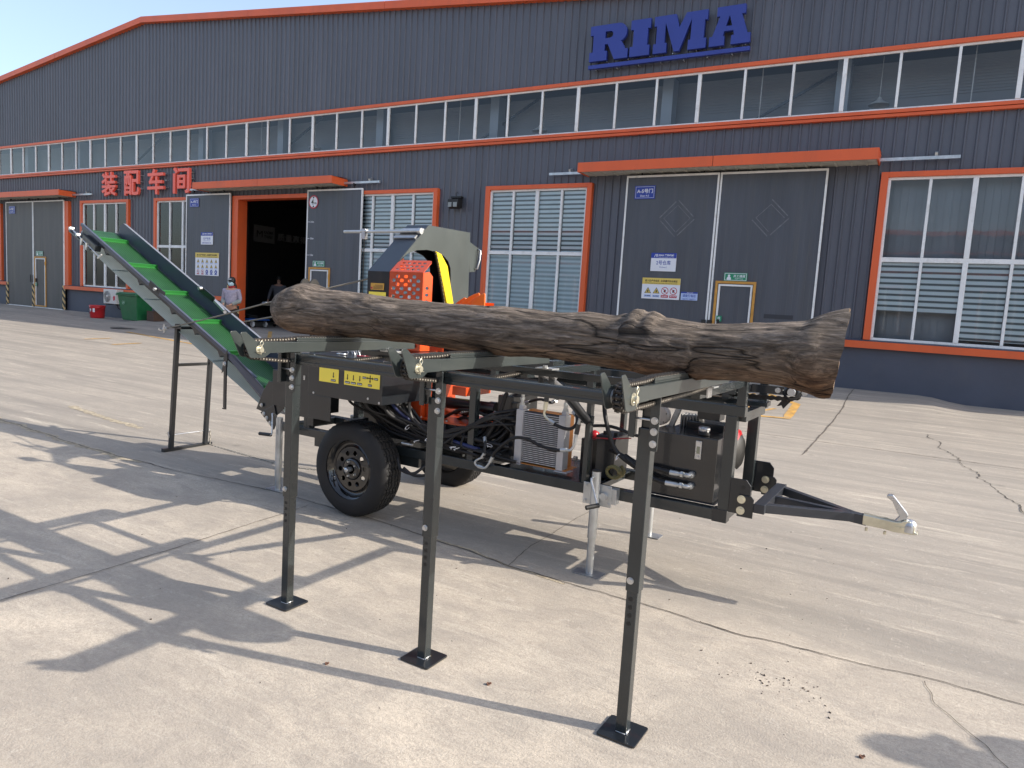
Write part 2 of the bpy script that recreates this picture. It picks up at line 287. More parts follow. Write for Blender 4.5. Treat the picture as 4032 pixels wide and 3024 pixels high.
# ---------------------------------------------------------------- mesh helpers
class MB:
    def __init__(s): s.v = []; s.f = []; s.mi = []; s.mats = []; s.cur = 0; s.sm = []
    def use(s, m):
        if m not in s.mats: s.mats.append(m)
        s.cur = s.mats.index(m); return s
    def add(s, vs, fs, smooth=False, M=None):
        o = len(s.v)
        for p in vs:
            p = Vector(p); s.v.append(M @ p if M is not None else p)
        for f in fs: s.f.append(tuple(o+i for i in f)); s.mi.append(s.cur); s.sm.append(smooth)
        return s
    def box(s, x0, x1, y0, y1, z0, z1, M=None):
        return s.add([(x0,y0,z0),(x1,y0,z0),(x1,y1,z0),(x0,y1,z0),(x0,y0,z1),(x1,y0,z1),(x1,y1,z1),(x0,y1,z1)],
                     [(0,3,2,1),(4,5,6,7),(0,1,5,4),(1,2,6,5),(2,3,7,6),(3,0,4,7)], M=M)
    def beam(s, p0, p1, w, h, up=(0,0,1)):
        p0 = Vector(p0); p1 = Vector(p1); d = (p1-p0); L = d.length; d.normalize()
        up = Vector(up); r = d.cross(up).normalized(); u = r.cross(d)
        M = Matrix((d, r, u)).transposed().to_4x4(); M.translation = p0
        return s.box(0, L, -w/2, w/2, -h/2, h/2, M)
    def cyl(s, p0, p1, r, n=16, r2=None, smooth=True, cap=True):
        p0 = Vector(p0); p1 = Vector(p1); d = (p1-p0).normalized(); r2 = r if r2 is None else r2
        a = d.orthogonal().normalized(); b = d.cross(a); vs = []
        for i in range(n):
            t = 2*math.pi*i/n; q = a*math.cos(t)+b*math.sin(t); vs += [p0+q*r, p1+q*r2]
        s.add(vs, [(2*i, 2*((i+1) % n), 2*((i+1) % n)+1, 2*i+1) for i in range(n)], smooth)
        if cap:
            s.add([vs[2*i] for i in range(n)], [tuple(range(n))[::-1]]); s.add([vs[2*i+1] for i in range(n)], [tuple(range(n))])
        return s
    def bolt(s, p, ax, r=.009, h=.008):
        p = Vector(p); ax = Vector(ax).normalized()
        s.cyl(p, p+ax*h*.3, r*1.35, 14); s.cyl(p+ax*h*.3, p+ax*h, r, 6, smooth=False); return s
    def tube(s, pts, r, n=8, closed=False, smooth=True):
        pts = [Vector(p) for p in pts]; m = len(pts); rings = []; prev = None
        for i, p in enumerate(pts):
            d = (pts[(i+1) % m]-pts[i-1]) if closed else (pts[min(i+1, m-1)]-pts[max(i-1, 0)])
            d.normalize()
            a = d.orthogonal().normalized() if prev is None else (prev - d*prev.dot(d)).normalized()
            prev = a; b = d.cross(a); rr = r[i] if isinstance(r, (list, tuple)) else r
            rings.append([p+(a*math.cos(2*math.pi*k/n)+b*math.sin(2*math.pi*k/n))*rr for k in range(n)])
        vs = [q for g in rings for q in g]; fs = []
        for i in range(m if closed else m-1):
            j = (i+1) % m
            for k in range(n): fs.append((i*n+k, i*n+(k+1) % n, j*n+(k+1) % n, j*n+k))
        if not closed: fs += [tuple(range(n))[::-1], tuple((m-1)*n+k for k in range(n))]
        return s.add(vs, fs, smooth)
    def prism(s, poly, a, b, M):
        """poly in (u,v), extruded a..b along w; M maps (u,v,w)"""
        n = len(poly)
        ar = sum(poly[i][0]*poly[(i+1) % n][1]-poly[(i+1) % n][0]*poly[i][1] for i in range(n))
        if ar < 0: poly = poly[::-1]
        vs = [(u, v, a) for u, v in poly]+[(u, v, b) for u, v in poly]
        fs = [tuple(range(n))[::-1], tuple(range(n, 2*n))]+[(i, (i+1) % n, n+(i+1) % n, n+i) for i in range(n)]
        return s.add(vs, fs, M=M)
    def lathe(s, prof, c, ax='y', n=32, smooth=True):
        """prof: list of (radius, along)"""
        c = Vector(c); A = {'x': Vector((1,0,0)), 'y': Vector((0,1,0)), 'z': Vector((0,0,1))}[ax]
        a = A.orthogonal().normalized(); b = A.cross(a); m = len(prof); vs = []
        for r, h in prof:
            for k in range(n):
                t = 2*math.pi*k/n; vs.append(c+A*h+(a*math.cos(t)+b*math.sin(t))*r)
        fs = [(i*n+k, i*n+(k+1) % n, (i+1)*n+(k+1) % n, (i+1)*n+k) for i in range(m-1) for k in range(n)]
        return s.add(vs, fs, smooth)
    def mesh(s, me, M, smooth=False):
        o = len(s.v)
        for v in me.vertices: s.v.append(M @ v.co)
        for p in me.polygons: s.f.append(tuple(o+i for i in p.vertices)); s.mi.append(s.cur); s.sm.append(smooth)
        return s
    def build(s, name, parent=None, off=(0,0,0), bevel=0.0, label=None, wn=False):
        me = bpy.data.meshes.new(name); off = Vector(off)
        me.from_pydata([tuple(p-off) for p in s.v], [], s.f)
        for mm in s.mats: me.materials.append(mm)
        for p, i, sm in zip(me.polygons, s.mi, s.sm): p.material_index = i; p.use_smooth = sm
        me.update()
        o = bpy.data.objects.new(name, me); scene.collection.objects.link(o)
        if parent: o.parent = parent
        if bevel > 0:
            b = o.modifiers.new('edge', 'BEVEL'); b.width = bevel; b.segments = 2; b.limit_method = 'ANGLE'; b.angle_limit = R(50)
            b.use_clamp_overlap = True
        if label: o['label'] = label
        return o
YZ = Matrix(((0,0,1,0),(1,0,0,0),(0,1,0,0),(0,0,0,1)))   # (u,v,w)->(x=w,y=u,z=v)
XZ = Matrix(((1,0,0,0),(0,0,1,0),(0,1,0,0),(0,0,0,1)))   # (u,v,w)->(x=u,y=w,z=v)
XY = Matrix.Identity(4)

def empty(name, label, cat, loc, rz=0.0, group=None):
    o = bpy.data.objects.new(name, None); scene.collection.objects.link(o)
    o.location = loc; o.rotation_euler = (0, 0, rz); o.empty_display_size = .1
    o['label'] = label; o['category'] = cat
    if group: o['group'] = group
    return o
def tag(o, label=None, cat=None, group=None, kind=None):
    if label: o['label'] = label
    if cat: o['category'] = cat
    if group: o['group'] = group
    if kind: o['kind'] = kind
    return o
def base(o_mb_build, loc):
    o_mb_build.location = loc; return o_mb_build

def curve_mesh(loops, thick, res=1):
    """flat shape with holes (curve fill), thickness centred on 0"""
    cu = bpy.data.curves.new('tmp', 'CURVE'); cu.dimensions = '2D'; cu.fill_mode = 'BOTH'; cu.extrude = thick/2
    for lp in loops:
        sp = cu.splines.new('POLY'); sp.points.add(len(lp)-1); sp.use_cyclic_u = True
        for p, q in zip(sp.points, lp): p.co = (q[0], q[1], 0, 1)
    o = bpy.data.objects.new('tmp', cu); scene.collection.objects.link(o)
    dg = bpy.context.evaluated_depsgraph_get(); me = bpy.data.meshes.new_from_object(o.evaluated_get(dg))
    bpy.data.objects.remove(o); return me
def text_mesh(body, size, extrude=.0, bold=0.0, align='CENTER', shear=0.0, spacing=1.0):
    cu = bpy.data.curves.new('tmp', 'FONT'); cu.body = body; cu.size = size; cu.extrude = extrude; cu.offset = bold
    cu.align_x = align; cu.align_y = 'CENTER'; cu.shear = shear; cu.space_character = spacing; cu.resolution_u = 3
    o = bpy.data.objects.new('tmp', cu); scene.collection.objects.link(o)
    dg = bpy.context.evaluated_depsgraph_get(); me = bpy.data.meshes.new_from_object(o.evaluated_get(dg))
    bpy.data.objects.remove(o); return me
def put_text(mb, body, x, y, z, w, h, material, bold=0.0, depth=.0, plane='XZ'):
    """text box fitted to width w and height h, facing -y (plane XZ)"""
    me = text_mesh(body, 1.0, extrude=0.001, bold=bold)
    xs = [v.co.x for v in me.vertices]; ys = [v.co.y for v in me.vertices]
    if not xs: return
    x0, x1, y0, y1 = min(xs), max(xs), min(ys), max(ys)
    S = Matrix.Diagonal((w/(x1-x0), h/(y1-y0), max(depth, .002)/.002, 1)); T = Matrix.Translation((-(x0+x1)/2, -(y0+y1)/2, 0))
    M = Matrix.Translation((x, y, z)) @ Matrix.Rotation(math.pi/2, 4, 'X') @ S @ T
    mb.use(material).mesh(me, M)
def rrect(x0, x1, y0, y1, r, n=4):
    o = []
    for cx, cy, a in ((x1-r, y1-r, 0), (x0+r, y1-r, 90), (x0+r, y0+r, 180), (x1-r, y0+r, 270)):
        for i in range(n+1):
            t = R(a+90*i/n); o.append((cx+r*math.cos(t), cy+r*math.sin(t)))
    return o
def circ(cx, cy, r, n=24, rx=1.0): return [(cx+r*rx*math.cos(2*math.pi*i/n), cy+r*math.sin(2*math.pi*i/n)) for i in range(n)]
def bez(pts, k=6):
    """smooth path through points (Catmull-Rom)"""
    P = [Vector(p) for p in pts]; P = [P[0]*2-P[1]]+P+[P[-1]*2-P[-2]]; out = []
    for i in range(1, len(P)-2):
        for j in range(k):
            t = j/k; a, b, c, d = P[i-1], P[i], P[i+1], P[i+2]
            out.append(.5*((2*b)+(c-a)*t+(2*a-5*b+4*c-d)*t*t+(3*b-a-3*c+d)*t**3))
    out.append(P[-2]); return out
def sstep(a, b, x): t = max(0., min(1., (x-a)/(b-a))); return t*t*(3-2*t)
APRONS = [(-37.0, -28.3), (-23.4, -13.2), (-7.7, .35)]
def gz(x, y):
    z = .03*sstep(3.7, 5.2, y) + .14*sstep(11.0, 15.8, y)
    for a, b in APRONS:
        z += .10*sstep(a-.8, a, x)*(1-sstep(b-.2, b+.55, x))*sstep(13.4, 15.4, y)
    return z

# ================================================================ SETTING: ground
def grid_ground():
    xs = []; x = -60.0
    while x < 40: xs.append(x); x += .28 if -9.5 < x < 2.5 else .42
    ys = []; y = -6.0
    while y < 16.5: ys.append(y); y += .28
    ys += [17.5, 22, 30, 46]
    xs = [-400, -150]+xs+[60, 150, 400]; ys = [-300, -90, -30, -14]+ys+[120, 400]
    vs = []; nx = len(xs)
    for y in ys:
        for x in xs:
            z = gz(x, min(y, 16.3)) if -60 < x < 40 else 0
            if -60 < x < 40 and y < 16: z += .006*noise.noise(Vector((x*.9, y*.9, 0)))*min(1, abs(y-3)/3)
            vs.append((x, y, z))
    fs = [(j*nx+i, j*nx+i+1, (j+1)*nx+i+1, (j+1)*nx+i) for j in range(len(ys)-1) for i in range(nx-1)]
    b = MB().use(conc).add(vs, fs, True); o = b.build('ground'); tag(o, kind='structure'); return o
grid_ground()
def ribbon(name, pts, wd, material, lift=.004, jitter=.0, kind='structure', seg=.05, gaps=0.0):
    b = MB().use(material); P = [Vector((p[0], p[1], 0)) for p in pts]; fine = []
    for a, c in zip(P, P[1:]):
        n = max(1, int((c-a).length/seg))
        for i in range(n): fine.append(a.lerp(c, i/n))
    fine.append(P[-1]); vs = []
    for i, p in enumerate(fine):
        d = (fine[min(i+1, len(fine)-1)]-fine[max(i-1, 0)]).normalized(); nn = Vector((-d.y, d.x, 0))
        j = jitter*(noise.noise(Vector((p.x*2.3, p.y*2.3, 3)))*1.4+noise.noise(Vector((p.x*13, p.y*13, 7)))*.5)
        ww = wd*(.45+.9*abs(noise.noise(Vector((p.x*5, p.y*5, 11)))))*(1 if jitter else 1) if jitter else wd
        q = p+nn*j
        for s in (-1, 1):
            r = q+nn*s*ww/2; vs.append((r.x, r.y, gz(r.x, r.y)+lift))
    fs = [(2*i, 2*i+2, 2*i+3, 2*i+1) for i in range(len(fine)-1) if not (gaps and noise.noise(Vector((fine[i].x*3, fine[i].y*3, 21))) < -1+gaps*2-.0 and gaps > random.random()*1.0)]
    b.add(vs, fs); o = b.build(name); tag(o, kind=kind); return o
jointm = mat('joint_dirt', (.10, .085, .070), .95, var=.4, vscale=20)
ribbon('ground_joint', [(-16, 3.95), (-8.29, 3.74), (-6.4, 3.6), (-5.1, 3.6), (-4.1, 3.7), (-2.92, 3.65), (-1.92, 3.5), (-.6, 3.44), (.5, 3.5), (3, 3.55)], .010, crackm, jitter=.022, seg=.03)
ribbon('ground_spall', [(-9.5, 3.80), (-8.29, 3.74), (-6.4, 3.6), (-5.6, 3.58)], .10, spallm, lift=.002, jitter=.05, seg=.03)
ribbon('ground_spall', [(-8.6, 4.6), (-7.4, 4.45), (-6.9, 4.4)], .13, spallm, lift=.002, jitter=.05, seg=.03)
ribbon('ground_spall', [(-2.6, 3.63), (-1.9, 3.5), (-1.55, 3.46)], .035, spallm, lift=.002, jitter=.03, seg=.02)
ribbon('ground_joint', [(-3.55, -2), (-3.56, 1.6), (-3.58, 2.51), (-3.66, 3.6)], .009, jointm, jitter=.008, seg=.03)
ribbon('ground_joint', [(-1.94, 3.5), (-1.99, 3.89), (-1.99, 6.5), (-1.95, 9)], .008, jointm, jitter=.012, seg=.03)
ribbon('ground_joint', [(-1.02, 8.6), (-1.05, 16.0)], .03, jointm, jitter=.01, seg=.1)
ribbon('ground_joint', [(-30, 9.9), (12, 9.75)], .022, jointm, jitter=.01, seg=.1)
ribbon('ground_crack', [(.26, 11.82), (.47, 10.26), (.69, 9.0), (.94, 7.43), (1.3, 5.2)], .014, crackm, jitter=.07, seg=.04)
ribbon('ground_crack', [(.16, 3.46), (.2, 3.27), (.27, 3.17), (.36, 3.05), (.42, 2.93), (.6, 2.6)], .005, crackm, jitter=.018, seg=.012)
ribbon('floor_marking', [(-2.54, 14.25), (-1.77, 13.4), (-1.67, 11.7), (-2.04, 11.6), (-3.6, 12.9)], .14, yline, seg=.3)
for q in range(5): ribbon('floor_marking', [(-3.3+q*.28, 13.2-q*.3), (-2.6+q*.15, 14.0-q*.35)], .07, yline, seg=.3, lift=.005)
for a, c in (((-19.0, 15.6), (-15.4, 12.9)), ((-17.7, 15.6), (-15.6, 13.7)), ((-20.4, 12.6), (-14.0, 11.4)), ((-16.6, 9.9), (-16.9, 10.8)), ((-18.3, 10.2), (-18.5, 11.0))):
    ribbon('floor_marking', [a, c], .11, yline, seg=.3, lift=.006)
mh = MB().use(manh).lathe([(0, .0), (.42, .0), (.42, -.03)], (-21.6, 13.3, gz(-21.6, 13.3)+.008), 'z', 28, smooth=False)
o = mh.build('manhole_cover', off=(-21.6, 13.3, 0)); o.location = (-21.6, 13.3, 0)
tag(o, 'round dark iron manhole cover set in the shaded concrete below the green bin', 'manhole cover')

# grit and wood crumbs on the slab: nobody could count them
gb = MB().use(mat('grit', (.06, .045, .035), .9))
for i in range(170):
    if i < 60: x = random.gauss(-.35, .12); y = random.gauss(3.02, .07)
    else: x = random.uniform(-4.5, 1.2); y = random.uniform(1.7, 5.5)
    s = random.choice((.0012, .0015, .002, .0025, .0035)); a = random.random()*6
    M = Matrix.Translation((x, y, gz(x, y)+s*.5)) @ Matrix.Rotation(a, 4, 'Z') @ Matrix.Rotation(a*2, 4, 'X')
    gb.box(-s, s*1.6, -s*.7, s*.7, -s*.5, s*.5, M)
tag(gb.build('grit'), kind='stuff')
def stub(px, py, label, s=.012):
    b = MB().use(rust)
    b.cyl((px, py, gz(px, py)+.004), (px+s, py+s*.4, gz(px, py)+s), s*.45, 8); b.cyl((px-s*.2, py, gz(px, py)+.001), (px, py, gz(px, py)+s*.7), s*.8, 6, smooth=False)
    o = b.build('wood_chip', off=(px, py, 0)); o.location = (px, py, 0); tag(o, label, 'debris')
rust = mat('bark_brown', (.14, .07, .045), .9, var=.3, vscale=80)
stub(-1.34, 2.32, 'small brown wood chip on the slab between the two nearest deck feet', .010)
stub(-1.96, 2.06, 'small brown wood chip on the slab left of the middle deck foot', .009)
stub(-.02, 2.69, 'dark stone chip on the slab just left of the rounded shadow at the lower right', .010)

# ================================================================ BUILDING
YW = 16.15; RX, RZ, RS = -25.1, 10.89, .1045; XL, XR = -56.0, 5.6
def roofz(x): return RZ-RS*abs(x-RX)
BO = Vector((-14.0, 16.15, .2))
bld = empty('factory_building', 'long dark grey factory hall with orange trim and ribbed metal walls', 'factory building', BO)
def cladding(b, x0, x1, z0, z1f):
    P = .197; prof = [(0, 0), (.108, 0), (.126, -.034), (.150, -.034), (.168, 0), (.197, 0)]
    k0 = math.floor(x0/P); xs = []
    k = k0
    while k*P < x1:
        for u, d in prof[:-1]:
            x = k*P+u
            xs.append((x, d))
        k += 1
    xs.append((k*P, 0)); pts = [q for q in xs if x0 < q[0] < x1]
    def at(x):
        for a, c in zip(xs, xs[1:]):
            if a[0] <= x <= c[0]: return a[1]+(c[1]-a[1])*((x-a[0])/max(1e-9, c[0]-a[0]))
        return 0
    pts = [(x0, at(x0))]+pts+[(x1, at(x1))]
    if z1f == roofz and x0 < RX < x1: pts.append((RX, at(RX))); pts.sort()
    vs = []
    for x, d in pts: vs += [(x, YW+d, z0), (x, YW+d, z1f(x) if callable(z1f) else z1f)]
    b.add(vs, [(2*i, 2*i+2, 2*i+3, 2*i+1) for i in range(len(pts)-1)])
OPEN = [(-38.4, -35.15), (-34.5, -29.85), (-29.06, -25.88), (-24.36, -21.2), (-20.0, -16.55), (-15.0, -11.80), (-10.25, -7.22), (-6.2, -2.05), (-1.0, 2.2)]
wb = MB().use(clad)
cladding(wb, XL, XR, 6.96, roofz)
x = XL
for a, c in OPEN+[(XR, XR)]:
    if a > x: cladding(wb, x, a, 1.22, 5.70)
    if c > a: cladding(wb, a, c, 4.58, 5.70)
    x = c
wb.add([(XL, YW, 0), (XL, 46, 0), (XL, 46, roofz(XL)), (XL, YW, roofz(XL))], [(0, 1, 2, 3)])
wb.add([(XR, YW, 0), (XR, 46, 0), (XR, 46, roofz(XR)), (XR, YW, roofz(XR))], [(0, 1, 2, 3)])
wb.add([(XL, 46, 0), (XR, 46, 0), (XR, 46, roofz(XR)), (RX, 46, RZ), (XL, 46, roofz(XL))], [(0, 1, 2, 3, 4)])
wb.build('wall', bld, BO)
pb = MB().use(cladlow); x = XL
for a, c in [(-34.56, -30.06), (-20.05, -16.6), (-6.33, -1.95), (XR, XR)]:
    pb.box(x, a, 16.06, 16.3, -.15, 1.12); x = c
pb.build('plinth', bld, BO)
# trims
tb = MB().use(orange_t)
def fascia(x0, x1):
    vs = [(x0, 15.98, roofz(x0)-.17), (x1, 15.98, roofz(x1)-.17), (x1, 15.98, roofz(x1)+.03), (x0, 15.98, roofz(x0)+.03)]
    tb.add(vs+[(v[0], 16.3, v[2]) for v in vs], [(0, 1, 2, 3), (7, 6, 5, 4), (4, 5, 1, 0), (3, 2, 6, 7), (0, 3, 7, 4), (1, 5, 6, 2)])
x = RX
while x > XL: fascia(max(XL, x-5.6)+.012, x); x -= 5.6
x = RX
while x < XR+.2: fascia(x, min(XR+.2, x+5.6)-.012); x += 5.6
tb.build('roof_trim', bld, BO)
tb = MB().use(orange_t)
tb.box(XL, XR, 16.05, 16.2, 6.93, 7.01); tb.box(XL, XR, 16.03, 16.2, 5.735, 5.80); tb.box(XL, XR, 16.045, 16.2, 5.665, 5.722)
tb.build('window_band_trim', bld, BO)
tb = MB().use(orange_t); x = XL
for a, c in [(-34.56, -30.06), (-20.05, -16.6), (-6.33, -1.95), (XR, XR)]:
    tb.box(x, a, 15.93, 16.2, 1.12, 1.26); x = c
tb.use(cladlow); x = XL
for a, c in [(-34.56, -30.06), (-20.05, -16.6), (-6.33, -1.95), (XR, XR)]:
    tb.add([(x, 15.94, 1.265), (a, 15.94, 1.265), (a, 16.14, 1.30), (x, 16.14, 1.30)], [(0, 1, 2, 3)]); x = c
tb.build('sill', bld, BO)
rb = MB().use(mat('roof_sheet', (.12, .13, .14), .5))
rb.add([(XL, 16.0, roofz(XL)), (RX, 16.0, RZ), (XR, 16.0, roofz(XR)), (XL, 46, roofz(XL)), (RX, 46, RZ), (XR, 46, roofz(XR))], [(0, 1, 4, 3), (1, 2, 5, 4)])
rb.build('roof', bld, BO)
# interior backing seen through the high windows
ib = MB().use(roof_in)
ib.add([(XL+.1, 17.3, 5.2), (XR-.1, 17.3, 5.2), (XR-.1, 17.3, 7.1), (XL+.1, 17.3, 7.1)], [(0, 1, 2, 3)])
for k in range(12): ib.box(XL+.1, XR-.1, 17.275, 17.29, 6.35+k*.06, 6.375+k*.06)
ib.use(beam_l)
for cx_ in (-34.6, -30.6, -22.9, -18.9, -14.7, -10.7, -5.9, -2.1): ib.box(cx_, cx_+.26, 16.75, 17.1, 5.2, 7.1)
ib.use(steelg)
for cx_ in (-28, -20, -12, -4.6, .3): ib.beam((cx_, 17.0, 5.6), (cx_+3.2, 17.0, 7.3), .05, .05)
for lx in (-1.25, -9.2, -17.3): ib.use(white_f).lathe([(.03, .16), (.06, .10), (.19, .02), (.20, 0)], (lx, 16.85, 6.12), 'z', 18); ib.cyl((lx, 16.85, 6.28), (lx, 16.85, 7.1), .008, 6)
for lx in (.35, -3.6, -11.6, -19.5, -28.3): ib.box(lx, lx+.02, 16.6, 16.62, 5.2, 7.1)
ib.build('inner_wall', bld, BO)
# high strip: every bay a window
fb = MB().use(white_f)
fb.box(XL, XR, 16.10, 16.16, 6.885, 6.93); fb.box(XL, XR, 16.10, 16.16, 5.80, 5.845)
k = 0; mx0 = 1.075; bays = []
while mx0-k*.985 > -44:
    xc = mx0-k*.985; fb.box(xc-.025 if k % 3 else xc-.04, xc+.025 if k % 3 else xc+.04, 16.09, 16.165, 5.845, 6.885); bays.append(xc); k += 1
for xc in (2.06, 3.045, 4.03, 5.0): fb.box(xc-.03, xc+.03, 16.09, 16.165, 5.845, 6.885)
fb.build('window_band_frame', bld, BO, bevel=.006)
def pane_mb(mt, x0, x1, z0, z1, y=16.13): return MB().use(mt).add([(x0, y, z0), (x1, y, z0), (x1, y, z1), (x0, y, z1)], [(0, 1, 2, 3)])
for xc in bays: pane_mb(glass_s, xc-.96, xc-.025, 5.845, 6.885).build('window', bld, BO)
for xc in (1.075, 2.06, 3.045): pane_mb(glass_s, xc+.03, xc+.96, 5.845, 6.885).build('window', bld, BO)

def window(x0, x1, blinds, label=None, low_only=False, npan=4):
    z0, z1 = 1.29, 4.60; zm = 2.90
    fr = MB().use(orange_t)
    fr.box(x0, x0+.13, 16.02, 16.2, z0, z1); fr.box(x1-.13, x1, 16.02, 16.2, z0, z1)
    fr.box(x0+.13, x1-.13, 16.02, 16.2, z1-.10, z1)
    fo = fr.build('window', bld, BO, bevel=.004, label=label)
    xi0, xi1 = x0+.13, x1-.13; n = npan; pw = (xi1-xi0)/n
    wf = MB().use(white_f)
    wf.box(xi0, xi1, 16.08, 16.15, z0, z0+.05); wf.box(xi0, xi1, 16.08, 16.15, z1-.15, z1-.10); wf.box(xi0, xi1, 16.075, 16.15, zm-.045, zm+.045)
    for i in range(n+1):
        w_ = .045 if i in (n//2,) else .026
        xx = xi0+i*pw
        if i == 0: wf.box(xx, xx+.05, 16.07, 16.152, z0+.05, z1-.15)
        elif i == n: wf.box(xx-.05, xx, 16.07, 16.152, z0+.05, z1-.15)
        else: wf.box(xx-w_, xx+w_, 16.07, 16.152, z0+.05, zm-.045); wf.box(xx-w_, xx+w_, 16.07, 16.152, zm+.045, z1-.15)
    wf.build('frame', fo, BO, bevel=.004)
    for i in range(n):
        for a, c in ((z0+.05, zm-.045), (zm+.045, z1-.15)):
            pane_mb(glass, xi0+i*pw+.01, xi0+(i+1)*pw-.01, a, c, 16.12).build('pane', fo, BO)
        if blinds:
            for a, c, q in ((z0+.05, zm-.05, 0), (zm+.05, z1-.15, 1)):
                if low_only and q == 1: continue
                if low_only and q == 0 and i < 2: a += .55
                if low_only and i >= 2: a += .06
                bm_ = blind if (q == 1) != low_only else blind2
                MB().use(bm_).add([(xi0+i*pw+.03, 16.17, a), (xi0+(i+1)*pw-.03, 16.17, a), (xi0+(i+1)*pw-.03, 16.17, c), (xi0+i*pw+.03, 16.17, c)], [(0, 1, 2, 3)]).build('blind', fo, BO)
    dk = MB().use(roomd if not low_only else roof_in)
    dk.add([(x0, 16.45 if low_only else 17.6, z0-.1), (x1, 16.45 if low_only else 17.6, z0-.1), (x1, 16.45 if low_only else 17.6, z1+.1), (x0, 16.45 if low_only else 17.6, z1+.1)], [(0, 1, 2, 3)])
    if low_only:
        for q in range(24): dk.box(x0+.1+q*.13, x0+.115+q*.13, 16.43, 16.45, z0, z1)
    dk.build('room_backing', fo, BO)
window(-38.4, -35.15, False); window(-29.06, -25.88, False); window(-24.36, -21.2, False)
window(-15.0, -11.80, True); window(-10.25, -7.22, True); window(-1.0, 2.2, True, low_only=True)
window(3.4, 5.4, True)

def sliding_leaf(x0, x1, z0, z1, material, name='sliding_door', dusty=False, frame_x=(1, 1)):
    b = MB().use(material); y0, y1 = 15.965, 16.02
    # fine vertical ribs in the sheet
    n = int((x1-x0)/.105); vs = []; pw = (x1-x0)/n
    for i in range(n):
        xa = x0+i*pw
        vs += [(xa, y0), (xa+pw-.014, y0), (xa+pw-.007, y0+.003)]
    vs.append((x1, y0)); q = []
    for xa, ya in vs: q += [(xa, ya, z0), (xa, ya, z1)]
    b.add(q, [(2*i, 2*i+2, 2*i+3, 2*i+1) for i in range(len(vs)-1)])
    b.box(x0, x1, y0+.008, y1, z0, z1)
    o = b.build(name, bld, BO)
    f = MB().use(white_f)
    f.box(x0, x1, y0-.012, y0+.004, z1-.04, z1+.005); f.box(x0, x1, y0-.012, y0+.004, z0-.005, z0+.03)
    f.box(x0-.004, x0+.035, y0-.014, y0+.03, z0, z1); f.box(x1-.035, x1+.004, y0-.014, y0+.03, z0, z1)
    f.build('edge_frame', o, BO)
    h = MB().use(black)
    for xx in (x0+.35, x1-.35): h.beam((xx, 15.99, z1), (xx, 15.99, z1+.13), .03, .02, (0, 1, 0)); h.cyl((xx, 15.96, z1+.12), (xx, 16.02, z1+.12), .04, 12)
    h.build('roller', o, BO)
    return o
def wicket(parent, x0, x1, z0, z1, sign=False):
    b = MB().use(amber)
    for q in ((x0, x0+.055, z0, z1), (x1-.055, x1, z0, z1), (x0+.055, x1-.055, z1-.055, z1), (x0+.055, x1-.055, z0, z0+.05)): b.box(q[0], q[1], 15.935, 15.962, q[2], q[3])
    b.use(white_f)
    for q in ((x0+.07, x0+.11, z0+.05, z1-.07), (x1-.11, x1-.07, z0+.05, z1-.07), (x0+.11, x1-.11, z1-.11, z1-.07)): b.box(q[0], q[1], 15.940, 15.962, q[2], q[3])
    b.use(amber).cyl((x1-.03, 15.93, z1-.35), (x1-.03, 15.93, z1-.20), .022, 10)
    b.use(black).box(x0+.10, x0+.16, 15.925, 15.955, z0+1.0, z0+1.16)
    return b.build('wicket_door', parent, BO, bevel=.003)
L5 = sliding_leaf(-6.31, -4.165, .33, 4.70, door_p); R5_ = sliding_leaf(-4.135, -1.97, .33, 4.70, door_p)
wicket(R5_, -4.04, -3.17, .36, 2.36)
L3 = sliding_leaf(-22.43, -20.16, .30, 4.66, door_p); R3_ = sliding_leaf(-16.63, -14.43, .30, 4.66, door_p)
wicket(R3_, -16.48, -15.60, .34, 2.34)
L2 = sliding_leaf(-34.56, -32.40, .27, 4.64, door_old); R2_ = sliding_leaf(-32.38, -30.08, .27, 4.64, door_old)
wicket(R2_, -32.28, -31.40, .32, 2.38)
# old taped diamonds that have come off door A-5, and wiped patches
sc = MB().use(mat('old_glue', (.15, .155, .17), .7, var=.3, vscale=10))
def stroke(b, p, q, wd): b.beam((p[0], 15.9625, p[1]), (q[0], 15.9625, q[1]), .002, wd, (0, 0, 1) if abs(q[0]-p[0]) > .02 else (1, 0, 0))
for cx_, cz_, s_ in ((-5.05, 3.72, .42), (-3.03, 3.72, .40)):
    pts = [(cx_, cz_+s_), (cx_+s_, cz_), (cx_, cz_-s_), (cx_-s_, cz_)]
    for i in range(4):
        p = Vector(pts[i]); q = Vector(pts[(i+1) % 4])
        if (i, cx_) in ((3, -3.03),): continue
        stroke(sc, p.lerp(q, .04), p.lerp(q, .9), .022)
    for i in range(4):
        p = Vector(pts[i]); q = Vector(pts[(i+1) % 4]); c_ = Vector((cx_, cz_))
        if i != 1 or cx_ < -4: stroke(sc, c_+(p-c_)*.72, c_+(q-c_)*.72+Vector((.01, 0)), .012)
sc.use(mat('wiped_patch', (.034, .036, .044), .5))
sc.box(-2.95, -2.36, 15.9615, 15.963, 1.60, 1.69); sc.box(-2.98, -2.40, 15.9615, 15.963, 1.24, 1.31)
sc.build('tape_residue', R5_, BO)
